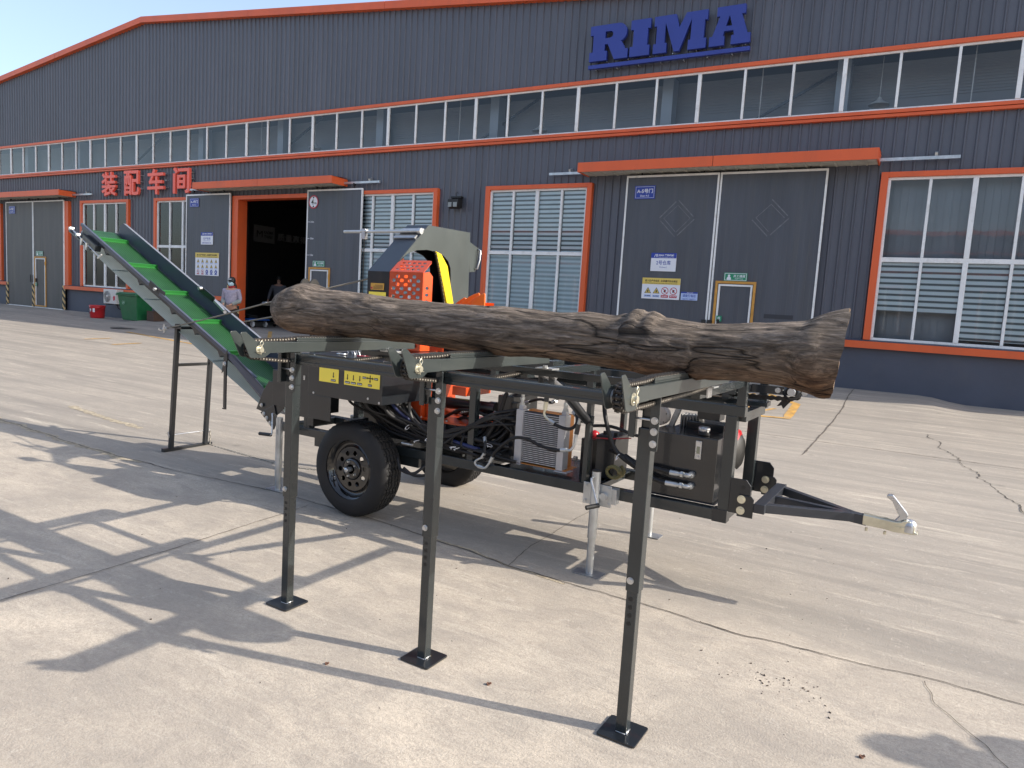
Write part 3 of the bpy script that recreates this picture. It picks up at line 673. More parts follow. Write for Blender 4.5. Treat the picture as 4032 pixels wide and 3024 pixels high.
# jambs, lintel, hazard strips
jb = MB().use(orange_t)
jb.box(-30.075, -29.83, 15.99, 16.2, 1.26, 4.60)
jb.build('door_jamb', bld, BO)
jb = MB().use(orange_t); jb.box(-20.14, -19.86, 16.03, 16.4, .27, 4.46); jb.box(-20.14, -16.4, 16.03, 16.4, 4.46, 4.58)
jb.box(-16.62, -16.45, 16.03, 16.4, .27, 4.46); jb.build('door_jamb', bld, BO)
for x0, z1 in ((-34.60, 1.25), (-32.47, 1.25), (-30.17, 1.25), (-20.20, 1.7), (-19.72, 1.0)):
    MB().use(hazard).box(x0, x0+(.17 if x0 < -25 else .10), 15.935, 15.958, gz(x0, 15.9)+.02, z1).build('hazard_strip', bld, BO)
ht = MB().use(mat('handle_black', (.02, .02, .02), .4))
for x0 in (-32.50, -32.36): ht.cyl((x0, 15.90, 1.30), (x0, 15.90, 1.62), .02, 8)
for x0, z0 in ((-4.22, 1.42), (-4.09, 1.42)): ht.box(x0-.05, x0+.04, 15.90, 15.95, z0-.05, z0+.07)
ht.build('door_handle', bld, BO)

def canopy(x0, x1):
    b = MB().use(orange_t); n = max(2, int((x1-x0)/3.4)); s = (x1-x0)/n
    for i in range(n): b.box(x0+i*s+.006, x0+(i+1)*s-.006, 15.47, 15.50, 4.745, 4.96)
    b.box(x0, x0+.03, 15.50, 16.12, 4.745, 4.95); b.box(x1-.03, x1, 15.50, 16.12, 4.745, 4.95)
    b.add([(x0, 15.5, 4.955), (x1, 15.5, 4.955), (x1, 16.12, 4.99), (x0, 16.12, 4.99)], [(0, 1, 2, 3)])
    b.use(mat('canopy_soffit', (.50, .48, .42), .6, var=.15, vscale=5))
    b.box(x0+.03, x1-.03, 15.50, 16.12, 4.765, 4.78)
    i = x0+.2
    while i < x1-.1: b.box(i, i+.035, 15.50, 16.1, 4.75, 4.765); i += .28
    o = b.build('canopy', bld, BO)
    r = MB().use(galv)
    for a, c in ((x0-1.0 if x0 > -30 else x0, x0+.0), (x1, x1+1.35)):
        r.box(a, c, 15.97, 16.02, 4.80, 4.86)
    r.box(x0, x1, 15.97, 16.02, 4.80, 4.86)
    r.beam((x1+.95, 15.99, 4.88), (x1+.95, 16.12, 4.93), .05, .09); r.beam((x0-.45, 15.99, 4.88), (x0-.45, 16.12, 4.93), .05, .09)
    r.build('door_rail', bld, BO)
canopy(-7.38, -1.05); canopy(-21.45, -15.17); canopy(-36.4, -29.5)
# door-way interior
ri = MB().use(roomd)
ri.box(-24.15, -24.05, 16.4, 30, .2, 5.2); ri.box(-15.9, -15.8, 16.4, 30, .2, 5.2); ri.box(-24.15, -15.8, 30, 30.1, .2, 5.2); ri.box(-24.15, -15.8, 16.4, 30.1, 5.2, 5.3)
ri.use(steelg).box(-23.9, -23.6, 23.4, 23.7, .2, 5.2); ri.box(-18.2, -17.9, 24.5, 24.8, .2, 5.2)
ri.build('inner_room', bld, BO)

# ---- signs (each its own thing)
def sign_root(name, label, x, z, cat='sign', y=15.96): return empty(name, label, cat, (x, y, z))
def door_sign(x0, x1, z0, z1, t1, t2, label, y=15.955, size=(.74, .36)):
    cx_, cz_ = (x0+x1)/2, (z0+z1)/2; root = empty('door_sign', label, 'sign', (cx_, y, z0))
    w_, h_ = x1-x0, z1-z0; off = (cx_, y, z0)
    MB().use(blue_s).box(x0, x1, y-.008, y, z0, z1).build('plate', root, off, bevel=.002)
    t = MB().use(white_s); m_ = w_*.045
    for q in ((x0+m_, x1-m_, z1-m_-.006, z1-m_), (x0+m_, x1-m_, z0+m_, z0+m_+.006), (x0+m_, x0+m_+.006, z0+m_, z1-m_), (x1-m_-.006, x1-m_, z0+m_, z1-m_)): t.box(q[0], q[1], y-.011, y-.008, q[2], q[3])
    put_text(t, t1, cx_, y-.011, z0+h_*.60, w_*.78, h_*.34, white_s, bold=.022)
    put_text(t, t2, cx_, y-.011, z0+h_*.24, w_*.42, h_*.14, white_s, bold=.015)
    t.build('lettering', root, off)
door_sign(-6.09, -5.60, 4.17, 4.47, 'A-5号门', 'Door A-5', 'blue A-5 door number sign at the top of the tall closed door by the log')
door_sign(-22.22, -21.74, 4.24, 4.53, 'A-3号门', 'Door A-3', 'blue A-3 door number sign on the slid-open leaf left of the dark doorway')
door_sign(-34.28, -33.78, 4.15, 4.46, 'A-2号门', 'Door A-2', 'blue A-2 door number sign on the dusty closed door at far left')

def logo(b, x, y, z, h, material):
    """leaning M mark"""
    w_ = h*1.35
    for u0, u1 in ((0, .30), (.52, .70)):
        b.use(material).prism([(x+u0*w_, z), (x+(u0+.13)*w_, z), (x+(u1+.13)*w_, z+h), (x+u1*w_, z+h)], y-.003, y, XZ)
    b.prism([(x+.43*w_, z+h), (x+.54*w_, z+h), (x+.66*w_, z+h*.35), (x+.58*w_, z+h*.2)], y-.003, y, XZ)
    b.prism([(x+.83*w_, z+h), (x+.90*w_, z+h*.85), (x+1.0*w_, z), (x+.88*w_, z)], y-.003, y, XZ)
def plate_sign(x0, x1, z0, z1, head, body_fn, label, name='notice_board', y=15.955, plate=white_s, headm=None, hh=.28):
    root = empty(name, label, 'sign', ((x0+x1)/2, y, z0)); off = ((x0+x1)/2, y, z0)
    MB().use(plate).box(x0, x1, y-.012, y, z0, z1).build('plate', root, off, bevel=.002)
    hd = MB()
    if headm:
        hd.use(headm).box(x0, x1, y-.0145, y-.012, z1-(z1-z0)*hh, z1); 
    head(hd, y-.0145); 
    if hd.v: hd.build('header', root, off)
    bd = MB(); body_fn(bd, y-.012)
    if bd.v: bd.build('lettering', root, off)
    return root
def h1(x0, x1, z1, h):
    def f(b, y):
        logo(b, x0+(x1-x0)*.12, y, z1-h*.80, h*.58, white_s)
        put_text(b, 'RIMA 睿玛机械', x0+(x1-x0)*.60, y-.001, z1-h*.42, (x1-x0)*.60, h*.40, white_s, bold=.03)
        put_text(b, 'RIMA MACHINERY CO., LTD', x0+(x1-x0)*.60, y-.001, z1-h*.80, (x1-x0)*.58, h*.12, white_s, bold=.01)
    return f
def wh(b, y):
    put_text(b, '2号仓库', -5.265, y, 2.725, .34, .105, blue_s, bold=.012); put_text(b, 'Warehouse 2', -5.265, y, 2.625, .18, .035, blue_s)
plate_sign(-5.565, -4.97, 2.53, 2.945, h1(-5.565, -4.97, 2.945, .12), wh, 'white and blue warehouse number board in the middle of the door behind the log', headm=blue_s)
def pr(b, y):
    put_text(b, '生产车间', -21.29, y, 3.175, .36, .085, blue_s, bold=.012); put_text(b, 'Production Workshop', -21.29, y, 3.10, .34, .03, blue_s)
    put_text(b, '装配车间 机加车间 仓库', -21.29, y, 3.03, .46, .045, blue_s, bold=.01)
plate_sign(-21.60, -20.98, 2.975, 3.385, h1(-21.6, -20.98, 3.385, .11), pr, 'white and blue workshop board on the leaf left of the dark doorway', headm=blue_s)
def ph(b, y):
    put_text(b, '请拨打电话', -4.605, y, 2.00, .30, .065, blue_s, bold=.012); put_text(b, '13562117711 15866787711', -4.605, y, 1.925, .30, .035, blue_s)
def phh(b, y): logo(b, -4.66, y, 2.06, .018, white_s); put_text(b, 'RIMA 睿玛机械', -4.58, y-.001, 2.068, .12, .016, white_s, bold=.01)
plate_sign(-4.795, -4.415, 1.90, 2.085, phh, ph, 'small pale blue phone number plate at the right of the yellow headed safety board', headm=blue_s, plate=ltblue_s, hh=.17)
def tri(b, x, z, s, y):
    b.use(black).prism([(x-s, z-s*.8), (x+s, z-s*.8), (x, z+s*.9)], y-.002, y, XZ)
    b.use(yel_s).prism([(x-s*.76, z-s*.66), (x+s*.76, z-s*.66), (x, z+s*.62)], y-.004, y-.002, XZ)
    b.use(black).prism([(x-s*.12, z-s*.5), (x+s*.22, z-s*.5), (x+s*.1, z+s*.2), (x-s*.2, z+s*.05)], y-.005, y-.004, XZ)
    b.prism([(x-s*.35, z-s*.5), (x-s*.2, z-s*.5), (x+s*.3, z-s*.05), (x+s*.2, z+.0)], y-.0055, y-.004, XZ)
def ring(b, x, z, s, y, rim, face, bar=True):
    M = Matrix.Translation((x, y, z)) @ Matrix.Rotation(math.pi/2, 4, 'X')
    b.use(rim).add([(s*math.cos(i*.2618), s*math.sin(i*.2618), .0015) for i in range(24)], [tuple(range(24))], M=M)
    b.use(face).add([(s*.82*math.cos(i*.2618), s*.82*math.sin(i*.2618), .003) for i in range(24)], [tuple(range(24))], M=M)
    b.use(black if bar else white_s).prism([(x-s*.35, z-s*.3), (x+s*.05, z-s*.45), (x+s*.35, z+s*.3), (x-s*.1, z+s*.35)], y-.0045, y-.003, XZ)
    if bar: b.use(rim).prism([(x-s*.62, z+s*.5), (x-s*.5, z+s*.62), (x+s*.62, z-s*.5), (x+s*.5, z-s*.62)], y-.006, y-.0045, XZ)
def safety(x0, x1, z0, z1, rows, label):
    W_, H_ = x1-x0, z1-z0
    hh = .30 if rows == 1 else .22
    def hd(b, y):
        put_text(b, '进入生产作业区  必须遵守安全规定', (x0+x1)/2, y-.001, z1-H_*hh*.45, W_*.86, H_*hh*.36, black, bold=.018)
        put_text(b, 'ENTER THE PRODUCTION AREA MUST COMPLY WITH SAFETY REGULATIONS', (x0+x1)/2, y-.001, z1-H_*hh*.84, W_*.86, H_*hh*.12, black)
    def bd(b, y):
        if rows == 1:
            for i, t in enumerate(('当心触电', '当心机械', '禁止烟火', '禁止吸烟')):
                xx = x0+W_*(.165+.225*i); zz = z0+H_*.40
                (tri(b, xx, zz, W_*.09, y) if i < 2 else ring(b, xx, zz, W_*.095, y, red_s, white_s))
                b.use(red_s if i > 1 else ltblue_s).box(xx-W_*.095, xx+W_*.095, y-.002, y, z0+H_*.08, z0+H_*.20)
                put_text(b, t, xx, y-.003, z0+H_*.14, W_*.15, H_*.055, white_s if i > 1 else black, bold=.02)
        else:
            for r_ in range(3):
                for i in range(5):
                    xx = x0+W_*(.125+.19*i); zz = z1-H_*(.36+.235*r_)
                    if r_ < 2: tri(b, xx, zz, W_*.055, y)
                    else: ring(b, xx, zz, W_*.055, y, red_s if i < 2 else blue_s, white_s if i < 2 else blue_s, bar=i < 2)
                    b.use(ltblue_s if r_ < 2 else (red_s if i < 2 else blue_s)).box(xx-W_*.055, xx+W_*.055, y-.002, y, zz-H_*.125, zz-H_*.09)
    plate_sign(x0, x1, z0, z1, hd, bd, label, headm=yel_s, hh=hh)
safety(-5.73, -4.83, 1.895, 2.375, 1, 'white safety board with yellow header and four pictograms on the A-5 door')
safety(-21.88, -20.66, 1.93, 2.70, 3, 'tall safety board with three rows of pictograms on the leaf by the open doorway')
def staff(x0, x1, z0, z1, label):
    root = empty('staff_sign', label, 'sign', ((x0+x1)/2, 15.955, z0)); off = ((x0+x1)/2, 15.955, z0); y = 15.955; W_, H_ = x1-x0, z1-z0
    MB().use(green_s).box(x0, x1, y-.01, y, z0, z1).build('plate', root, off, bevel=.002)
    b = MB().use(white_s)
    for q in ((x0+.015, x1-.015, z1-.022, z1-.012), (x0+.015, x1-.015, z0+.012, z0+.022), (x0+.015, x0+.025, z0+.02, z1-.02), (x1-.025, x1-.015, z0+.02, z1-.02)): b.box(q[0], q[1], y-.013, y-.01, q[2], q[3])
    cx_ = x0+W_*.22; M = Matrix.Translation((cx_, y-.0105, z0+H_*.63)) @ Matrix.Rotation(math.pi/2, 4, 'X')
    b.add([(H_*.15*math.cos(i*.5236), H_*.15*math.sin(i*.5236), .002) for i in range(12)], [tuple(range(12))], M=M)
    b.prism([(cx_-H_*.25, z0+H_*.14), (cx_+H_*.25, z0+H_*.14), (cx_+H_*.24, z0+H_*.40), (cx_+H_*.12, z0+H_*.5), (cx_-H_*.12, z0+H_*.5), (cx_-H_*.24, z0+H_*.40)], y-.0125, y-.01, XZ)
    put_text(b, '员工通道', x0+W_*.66, y-.0125, z0+H_*.60, W_*.50, H_*.32, white_s, bold=.015)
    put_text(b, 'Staff Only', x0+W_*.66, y-.0125, z0+H_*.27, W_*.36, H_*.15, white_s, bold=.012)
    b.build('lettering', root, off)
staff(-3.87, -3.37, 2.365, 2.545, 'green staff only sign above the amber framed wicket door in door A-5')
staff(-16.32, -15.83, 2.36, 2.54, 'green staff only sign above the wicket door right of the dark doorway')
staff(-32.15, -31.62, 2.41, 2.60, 'green staff only sign on the dusty closed door at far left')
def pull(x0, z0, s, label):
    root = empty('pull_sign', label, 'sign', (x0+s/2, 15.94, z0)); off = (x0+s/2, 15.94, z0)
    MB().use(green_s).box(x0, x0+s*.92, 15.928, 15.938, z0, z0+s).build('plate', root, off)
    b = MB(); put_text(b, '拉', x0+s*.46, 15.927, z0+s*.60, s*.5, s*.5, white_s, bold=.02); put_text(b, 'PULL', x0+s*.46, 15.927, z0+s*.2, s*.45, s*.14, white_s); b.build('lettering', root, off)
pull(-3.95, 1.47, .125, 'small green pull sign on the wicket door just above the log')
pull(-32.20, 1.16, .13, 'small green pull sign on the wicket door of the dusty door at far left')
# height limit roundel and gauge marks
root = empty('height_limit_sign', 'round red-rimmed 4 m height limit sign on the leaf right of the dark doorway', 'sign', (-16.36, 15.955, 4.05)); off = (-16.36, 15.955, 4.05)
b = MB(); M = Matrix.Translation((-16.36, 15.953, 4.30)) @ Matrix.Rotation(math.pi/2, 4, 'X')
for r_, d_, mm in ((.20, .004, red_s), (.165, .007, white_s)): b.use(mm).add([(r_*.98*math.cos(i*.19635), r_*math.sin(i*.19635), d_) for i in range(32)], [tuple(range(32))], M=M)
b.use(black).prism([(-16.40, 4.455), (-16.32, 4.455), (-16.36, 4.40)], 15.942, 15.946, XZ); b.prism([(-16.40, 4.145), (-16.32, 4.145), (-16.36, 4.20)], 15.942, 15.946, XZ)
b.build('plate', root, off)
b = MB(); put_text(b, '4', -16.40, 15.944, 4.30, .10, .16, black, bold=.03); put_text(b, 'm', -16.28, 15.944, 4.26, .09, .05, black, bold=.02); b.build('lettering', root, off)
root = empty('height_gauge', 'column of small white height marks painted down the leaf edge beside the dark doorway', 'height marks', (-16.5, 15.96, 2.6)); off = (-16.5, 15.96, 2.6)
b = MB().use(red_s).box(-16.60, -16.5, 15.955, 15.960, 4.285, 4.30)
for zz, t in ((3.70, '3.5m'), (3.20, '3.0m'), (2.70, '2.5m')):
    b.use(white_s).box(-16.60, -16.50, 15.955, 15.960, zz, zz+.014); put_text(b, t, -16.40, 15.958, zz+.01, .14, .055, white_s, bold=.01)
b.build('mark', root, off)
# red workshop name, four raised letters
root = empty('workshop_name', 'four large raised red Chinese characters above the windows at left', 'lettering', (-24.9, 16.12, 4.72)); off = (-24.9, 16.12, 4.72)
for ch, x0, x1 in (('装', -27.48, -26.56), ('配', -26.05, -25.14), ('车', -24.63, -23.70), ('间', -23.17, -22.28)):
    b = MB(); me = text_mesh(ch, 1.0, extrude=.05, bold=.020)
    xs = [v.co.x for v in me.vertices]; ys = [v.co.y for v in me.vertices]
    S = Matrix.Diagonal(((x1-x0)/(max(xs)-min(xs)), .89/(max(ys)-min(ys)), .9, 1)); T = Matrix.Translation((-(min(xs)+max(xs))/2, -(min(ys)+max(ys))/2, 0))
    b.use(redsign).mesh(me, Matrix.Translation(((x0+x1)/2, 16.0, 5.165)) @ Matrix.Rotation(math.pi/2, 4, 'X') @ S @ T)
    b.use(galv)
    for zz in (4.95, 5.2, 5.42): b.box(x1-.02, x1+.06, 16.03, 16.13, zz, zz+.02)
    b.build('letter', root, off)
# blue slab-serif name with its underline
root = empty('company_name', 'big raised blue slab-serif company name with underline high on the wall', 'lettering', (-5.6, 16.12, 7.2)); off = (-5.6, 16.12, 7.2)
def bez_arc(cx_, cz_, rx, rz, a0, a1, n=8): return [(cx_+rx*math.cos(R(a0+(a1-a0)*i/n)), cz_+rz*math.sin(R(a0+(a1-a0)*i/n))) for i in range(n+1)]
zB, zT = 7.39, 8.19
Rl = [[(-7.50, zB), (-7.06, zB), (-7.06, 7.60), (-7.12, 7.60), (-7.12, 7.75), (-7.05, 7.75), (-6.87, zB), (-6.54, zB), (-6.54, 7.60), (-6.60, 7.60), (-6.72, 7.80)]+bez_arc(-6.80, 7.98, .215, .21, -62, 90)+[(-7.50, zT), (-7.50, 7.98), (-7.42, 7.98), (-7.42, 7.60), (-7.50, 7.60)],
      [(-7.12, 7.885), (-7.0, 7.885)]+bez_arc(-7.0, 7.96, .075, .075, -90, 90, 6)+[(-7.12, 8.035)]]
Il = [[(-6.49, zB), (-6.02, zB), (-6.02, 7.61), (-6.08, 7.61), (-6.08, 7.98), (-6.02, 7.98), (-6.02, zT), (-6.49, zT), (-6.49, 7.98), (-6.42, 7.98), (-6.42, 7.61), (-6.49, 7.61)]]
Ml = [[(-5.93, zB), (-5.62, zB), (-5.62, 7.60), (-5.67, 7.60), (-5.67, 8.03), (-5.44, zB), (-5.32, zB), (-5.08, 8.04), (-5.08, 7.60), (-5.13, 7.60), (-5.13, zB), (-4.73, zB), (-4.73, 7.60), (-4.79, 7.60), (-4.79, 7.98), (-4.73, 7.98), (-4.73, zT), (-5.20, zT), (-5.35, 7.90), (-5.44, zT), (-5.93, zT), (-5.93, 7.98), (-5.87, 7.98), (-5.87, 7.60), (-5.93, 7.60)]]
Al = [[(-4.66, zB), (-4.335, zB), (-4.335, 7.58), (-4.37, 7.58), (-4.345, 7.68), (-4.155, 7.68), (-4.135, 7.58), (-4.19, 7.58), (-4.19, zB), (-3.79, zB), (-3.79, 7.59), (-3.85, 7.59), (-4.0, 8.0), (-3.93, 8.0), (-3.93, zT), (-4.53, zT), (-4.53, 8.0), (-4.46, 8.0), (-4.60, 7.59), (-4.66, 7.59)],
      [(-4.32, 7.78), (-4.19, 7.78), (-4.255, 8.0)]]
for lp in (Rl, Il, Ml, Al):
    me = curve_mesh(lp, .09); MB().use(bluesign).mesh(me, Matrix.Translation((0, 15.99, 0)) @ Matrix.Rotation(math.pi/2, 4, 'X')).build('letter', root, off)
b = MB().use(bluesign).box(-7.51, -3.78, 15.95, 16.03, 7.225, 7.31); b.use(galv)
for i in range(14): b.box(-7.35+i*.265, -7.33+i*.265, 16.03, 16.13, 7.20+(i % 2)*.17, 7.22+(i % 2)*.17)
b.build('underline', root, off)
# floodlight
root = empty('floodlight', 'small black twin-panel floodlight on the wall between the blind windows', 'light', (-11.16, 16.1, 4.0)); off = (-11.16, 16.1, 4.0)
MB().use(black).box(-11.32, -10.98, 15.98, 16.10, 4.31, 4.36).prism([(16.05, 4.31), (15.84, 4.26), (15.84, 4.12), (15.95, 4.02), (16.05, 4.05)], -11.32, -10.98, YZ).build('housing', root, off, bevel=.008)
MB().use(mat('lamp_panel', (.25, .27, .27), .3)).box(-11.29, -11.18, 15.825, 15.838, 4.06, 4.18).box(-11.13, -11.01, 15.825, 15.838, 4.06, 4.18).build('lamp', root, off)
MB().use(black).tube([(-11.15, 16.0, 4.36), (-11.17, 16.0, 4.43), (-11.12, 16.0, 4.47), (-11.09, 16.0, 4.43)], .008).build('hook', root, off)
# air-conditioner, bin, bucket, box
root = empty('air_conditioner', 'dusty white outdoor air conditioner unit on the plinth under the left window', 'air conditioner', (-26.4, 15.8, .66)); off = (-26.4, 15.8, .66)
MB().use(acw).box(-26.78, -25.98, 15.62, 15.92, .70, 1.24).build('casing', root, off, bevel=.02)
b = MB().use(mat('grille_grey', (.20, .20, .19), .5)).lathe([(0, -.004), (.20, -.004), (.205, .006)], (-26.52, 15.615, .97), 'y', 32)
b.use(acw)
for r_ in (.05, .09, .13, .17, .205): b.tube([( -26.52+r_*math.cos(i*.2618), 15.606, .97+r_*math.sin(i*.2618)) for i in range(24)], .004, 5, closed=True)
b.lathe([(0, -.014), (.045, -.014), (.045, 0)], (-26.52, 15.612, .97), 'y', 16); b.build('fan_grille', root, off)
MB().use(red_s).prism([(-26.13, .82), (-26.03, .86), (-26.02, .98), (-26.10, 1.02), (-26.16, .95)], 15.614, 15.617, XZ).build('badge', root, off)
MB().use(steelg).beam((-26.65, 15.65, .68), (-26.65, 16.05, .68), .03, .03).beam((-26.1, 15.65, .68), (-26.1, 16.05, .68), .03, .03).build('bracket', root, off)
MB().use(black).tube(bez([(-26.3, 15.85, .70), (-26.25, 15.88, .55), (-26.1, 15.95, .45), (-26.2, 16.0, .3)]), .014).build('drain_hose', root, off)
bx, by = -23.9, 15.1; gzb = gz(bx, by)
root = empty('wheeled_bin', 'tall green wheeled rubbish bin beside the red bucket', 'bin', (bx, by, gzb)); off = (bx, by, gzb)
b = MB().use(binG)
def taper(b, x0, x1, y0, y1, z0, X0, X1, Y0, Y1, z1): b.add([(x0,y0,z0),(x1,y0,z0),(x1,y1,z0),(x0,y1,z0),(X0,Y0,z1),(X1,Y0,z1),(X1,Y1,z1),(X0,Y1,z1)], [(0,3,2,1),(4,5,6,7),(0,1,5,4),(1,2,6,5),(2,3,7,6),(3,0,4,7)])
taper(b, bx-.45, bx+.40, by-.22, by+.25, gzb+.03, bx-.58, bx+.55, by-.33, by+.33, gzb+.88); b.build('body', root, off, bevel=.02)
b = MB().use(binG); b.box(bx-.62, bx+.59, by-.37, by+.36, gzb+.88, gzb+.93); taper(b, bx-.62, bx+.59, by-.37, by+.36, gzb+.93, bx-.52, bx+.50, by-.28, by+.28, gzb+1.0); b.cyl((bx-.5, by-.39, gzb+.95), (bx+.5, by-.39, gzb+.95), .02, 8); b.build('lid', root, off, bevel=.01)
MB().use(black).cyl((bx-.46, by+.2, gzb+.09), (bx-.38, by+.2, gzb+.09), .09, 18).build('wheel', root, off)
MB().use(black).cyl((bx+.34, by+.2, gzb+.09), (bx+.42, by+.2, gzb+.09), .09, 18).build('wheel', root, off)
M = Matrix.Translation((bx-.25, by-.31, gzb+.66)) @ Matrix.Rotation(math.pi/2-.1, 4, 'X')
b = MB().use(mat('emblem_pale', (.20, .36, .24), .5)); b.mesh(curve_mesh([circ(0, 0, .085), circ(0, 0, .068)], .004), M); b.mesh(curve_mesh([[(0, .045), (.045, -.035), (-.045, -.035)]], .004), M); b.build('emblem', root, off)
cx_, cy_ = -26.35, 15.15; g_ = gz(cx_, cy_)
root = empty('paint_bucket', 'red plastic bucket with a white label under the air conditioner', 'bucket', (cx_, cy_, g_)); off = (cx_, cy_, g_)
MB().use(bucketR).lathe([(0, 0), (.22, 0), (.235, .05), (.255, .36), (.262, .365), (.262, .40), (.255, .43)], (cx_, cy_, g_), 'z', 32).build('body', root, off)
MB().use(bucketR).lathe([(.272, .43), (.275, .45), (.26, .47), (0, .475)], (cx_, cy_, g_), 'z', 32).build('lid', root, off)
b = MB().use(white_s)
for a0, a1, z0, z1 in ((-2.55, -2.1, .12, .34), (-1.75, -1.4, .24, .34), (-1.15, -.85, .22, .36)):
    vs = []
    for i in range(7):
        a = a0+(a1-a0)*i/6; rr = .252
        vs += [(cx_+rr*math.cos(a), cy_+rr*math.sin(a), g_+z0), (cx_+(rr+.008)*math.cos(a), cy_+(rr+.008)*math.sin(a), g_+z1)]
    b.add(vs, [(2*i, 2*i+2, 2*i+3, 2*i+1) for i in range(6)])
b.build('sticker', root, off)
MB().use(black).tube([(cx_-.262, cy_, g_+.40), (cx_-.24, cy_-.16, g_+.30), (cx_, cy_-.275, g_+.26), (cx_+.24, cy_-.16, g_+.30), (cx_+.262, cy_, g_+.40)], .005).build('handle', root, off)
cx_, cy_ = -22.95, 15.2; g_ = gz(cx_, cy_)
b = MB().use(mat('box_brown', (.085, .05, .035), .8, var=.2, vscale=10)).box(cx_-.19, cx_+.19, cy_-.2, cy_+.2, g_, g_+.33); b.box(cx_-.20, cx_+.20, cy_-.21, cy_+.21, g_+.33, g_+.345)
o = b.build('brown_box', off=(cx_, cy_, g_), bevel=.006); o.location = (cx_, cy_, g_); tag(o, 'small brown box on the ground right of the green bin', 'box')
# platform cart with cables in the doorway
gx, gy, g_ = -20.15, 16.9, .27
root = empty('platform_cart', 'low blue platform cart with white castors in the dark doorway', 'cart', (gx, gy, g_)); off = (gx, gy, g_)
MB().use(cartb).box(gx-.75, gx+.55, gy-.35, gy+.35, g_+.24, g_+.29).build('platform', root, off, bevel=.02)
for dx in (-.6, .40):
    for dy in (-.27, .27):
        b = MB().use(mat('castor_white', (.55, .55, .52), .5)).lathe([(.0, -.02), (.03, -.02), (.10, -.02), (.11, 0), (.10, .02), (0, .02)], (gx+dx, gy+dy, g_+.11), 'y', 20)
        b.use(galv).box(gx+dx-.03, gx+dx+.03, gy+dy-.035, gy+dy-.025, g_+.1, g_+.24).box(gx+dx-.03, gx+dx+.03, gy+dy+.025, gy+dy+.035, g_+.1, g_+.24); b.build('castor', root, off)
b = MB().use(hose)
for i in range(5): b.tube(bez([(gx-.6+.1*math.sin(i), gy-.2, g_+.31+.02*i), (gx-.35, gy+.22*math.cos(i), g_+.34+.02*i), (gx-.05, gy-.1*math.sin(i*2), g_+.33+.02*i), (gx+.15, gy+.2, g_+.31+.015*i)], 5), .018)
b.use(white_s).tube(bez([(gx-.65, gy-.3, g_+.32), (gx-.45, gy-.25, g_+.40), (gx-.2, gy-.3, g_+.33)], 5), .008)
o = b.build('cable_heap', off=(gx, gy, g_+.3)); o.location = (gx, gy, g_+.3); tag(o, 'tangled black cables heaped on the blue platform cart', 'cables')
# things dimly visible in the hall
root = empty('wall_banner', 'dim white slogan characters and pale logo board on the wall inside the dark doorway', 'banner', (-24.04, 21.4, 3.7)); off = (-24.04, 21.4, 3.7)
TXT = Matrix(((0, 0, 1, 0), (1, 0, 0, 0), (0, 1, 0, 0), (0, 0, 0, 1)))
MB().use(mat('board_grey', (.30, .30, .31), .7)).box(-24.05, -24.03, 20.2, 21.28, 3.54, 4.22).build('board', root, off)
def wall_text(b, body, y0, y1, z0, z1, material, x=-24.025, bold=.02):
    me = text_mesh(body, 1.0, extrude=.001, bold=bold); xs = [v.co.x for v in me.vertices]; ys = [v.co.y for v in me.vertices]
    S = Matrix.Diagonal(((y1-y0)/(max(xs)-min(xs)), (z1-z0)/(max(ys)-min(ys)), 1, 1)); T = Matrix.Translation((-(min(xs)+max(xs))/2, -(min(ys)+max(ys))/2, 0))
    b.use(material).mesh(me, Matrix.Translation((x, (y0+y1)/2, (z0+z1)/2)) @ TXT @ S @ T)
b = MB(); wall_text(b, 'KAOMA', 20.72, 21.20, 3.90, 4.02, black); wall_text(b, '睿玛机械', 20.72, 21.16, 3.72, 3.85, black)
wall_text(b, 'M', 20.34, 20.64, 3.74, 4.0, black, bold=0)
wall_text(b, '质量赢得', 21.44, 23.1, 3.69, 4.02, mat('dim_letter', (.42, .42, .42), .6), x=-24.04); b.build('lettering', root, off)
for i, (x_, y_) in enumerate(((-20.6, 19.8), (-19.3, 20.6))):
    root = empty('stored_machine', ('low red machine on castors standing at left inside the dark doorway', 'low red machine standing deeper inside the dark doorway behind the man')[i], 'machine', (x_, y_, .27), group='red machines inside the hall'); off = (x_, y_, .27)
    MB().use(red_m).prism([(y_-.35, .75), (y_+.3, .75), (y_+.3, 1.15), (y_-.2, 1.2)], x_-.45, x_+.45, YZ).build('body', root, off, bevel=.03)
    b = MB().use(steelb); b.box(x_-.5, x_+.5, y_-.35, y_-.29, .62, .72).box(x_-.5, x_+.5, y_+.29, y_+.35, .62, .72)
    for u in (-.45, .40): b.box(x_+u, x_+u+.05, y_-.33, y_+.33, .40, .62)
    b.build('chassis', root, off)
    for u in (-.4, .4): MB().use(rubber).lathe([(0, -.04), (.06, -.04), (.14, -.04), (.15, 0), (.14, .04), (0, .04)], (x_+u, y_-.3, .42), 'y', 20).build('wheel', root, off)

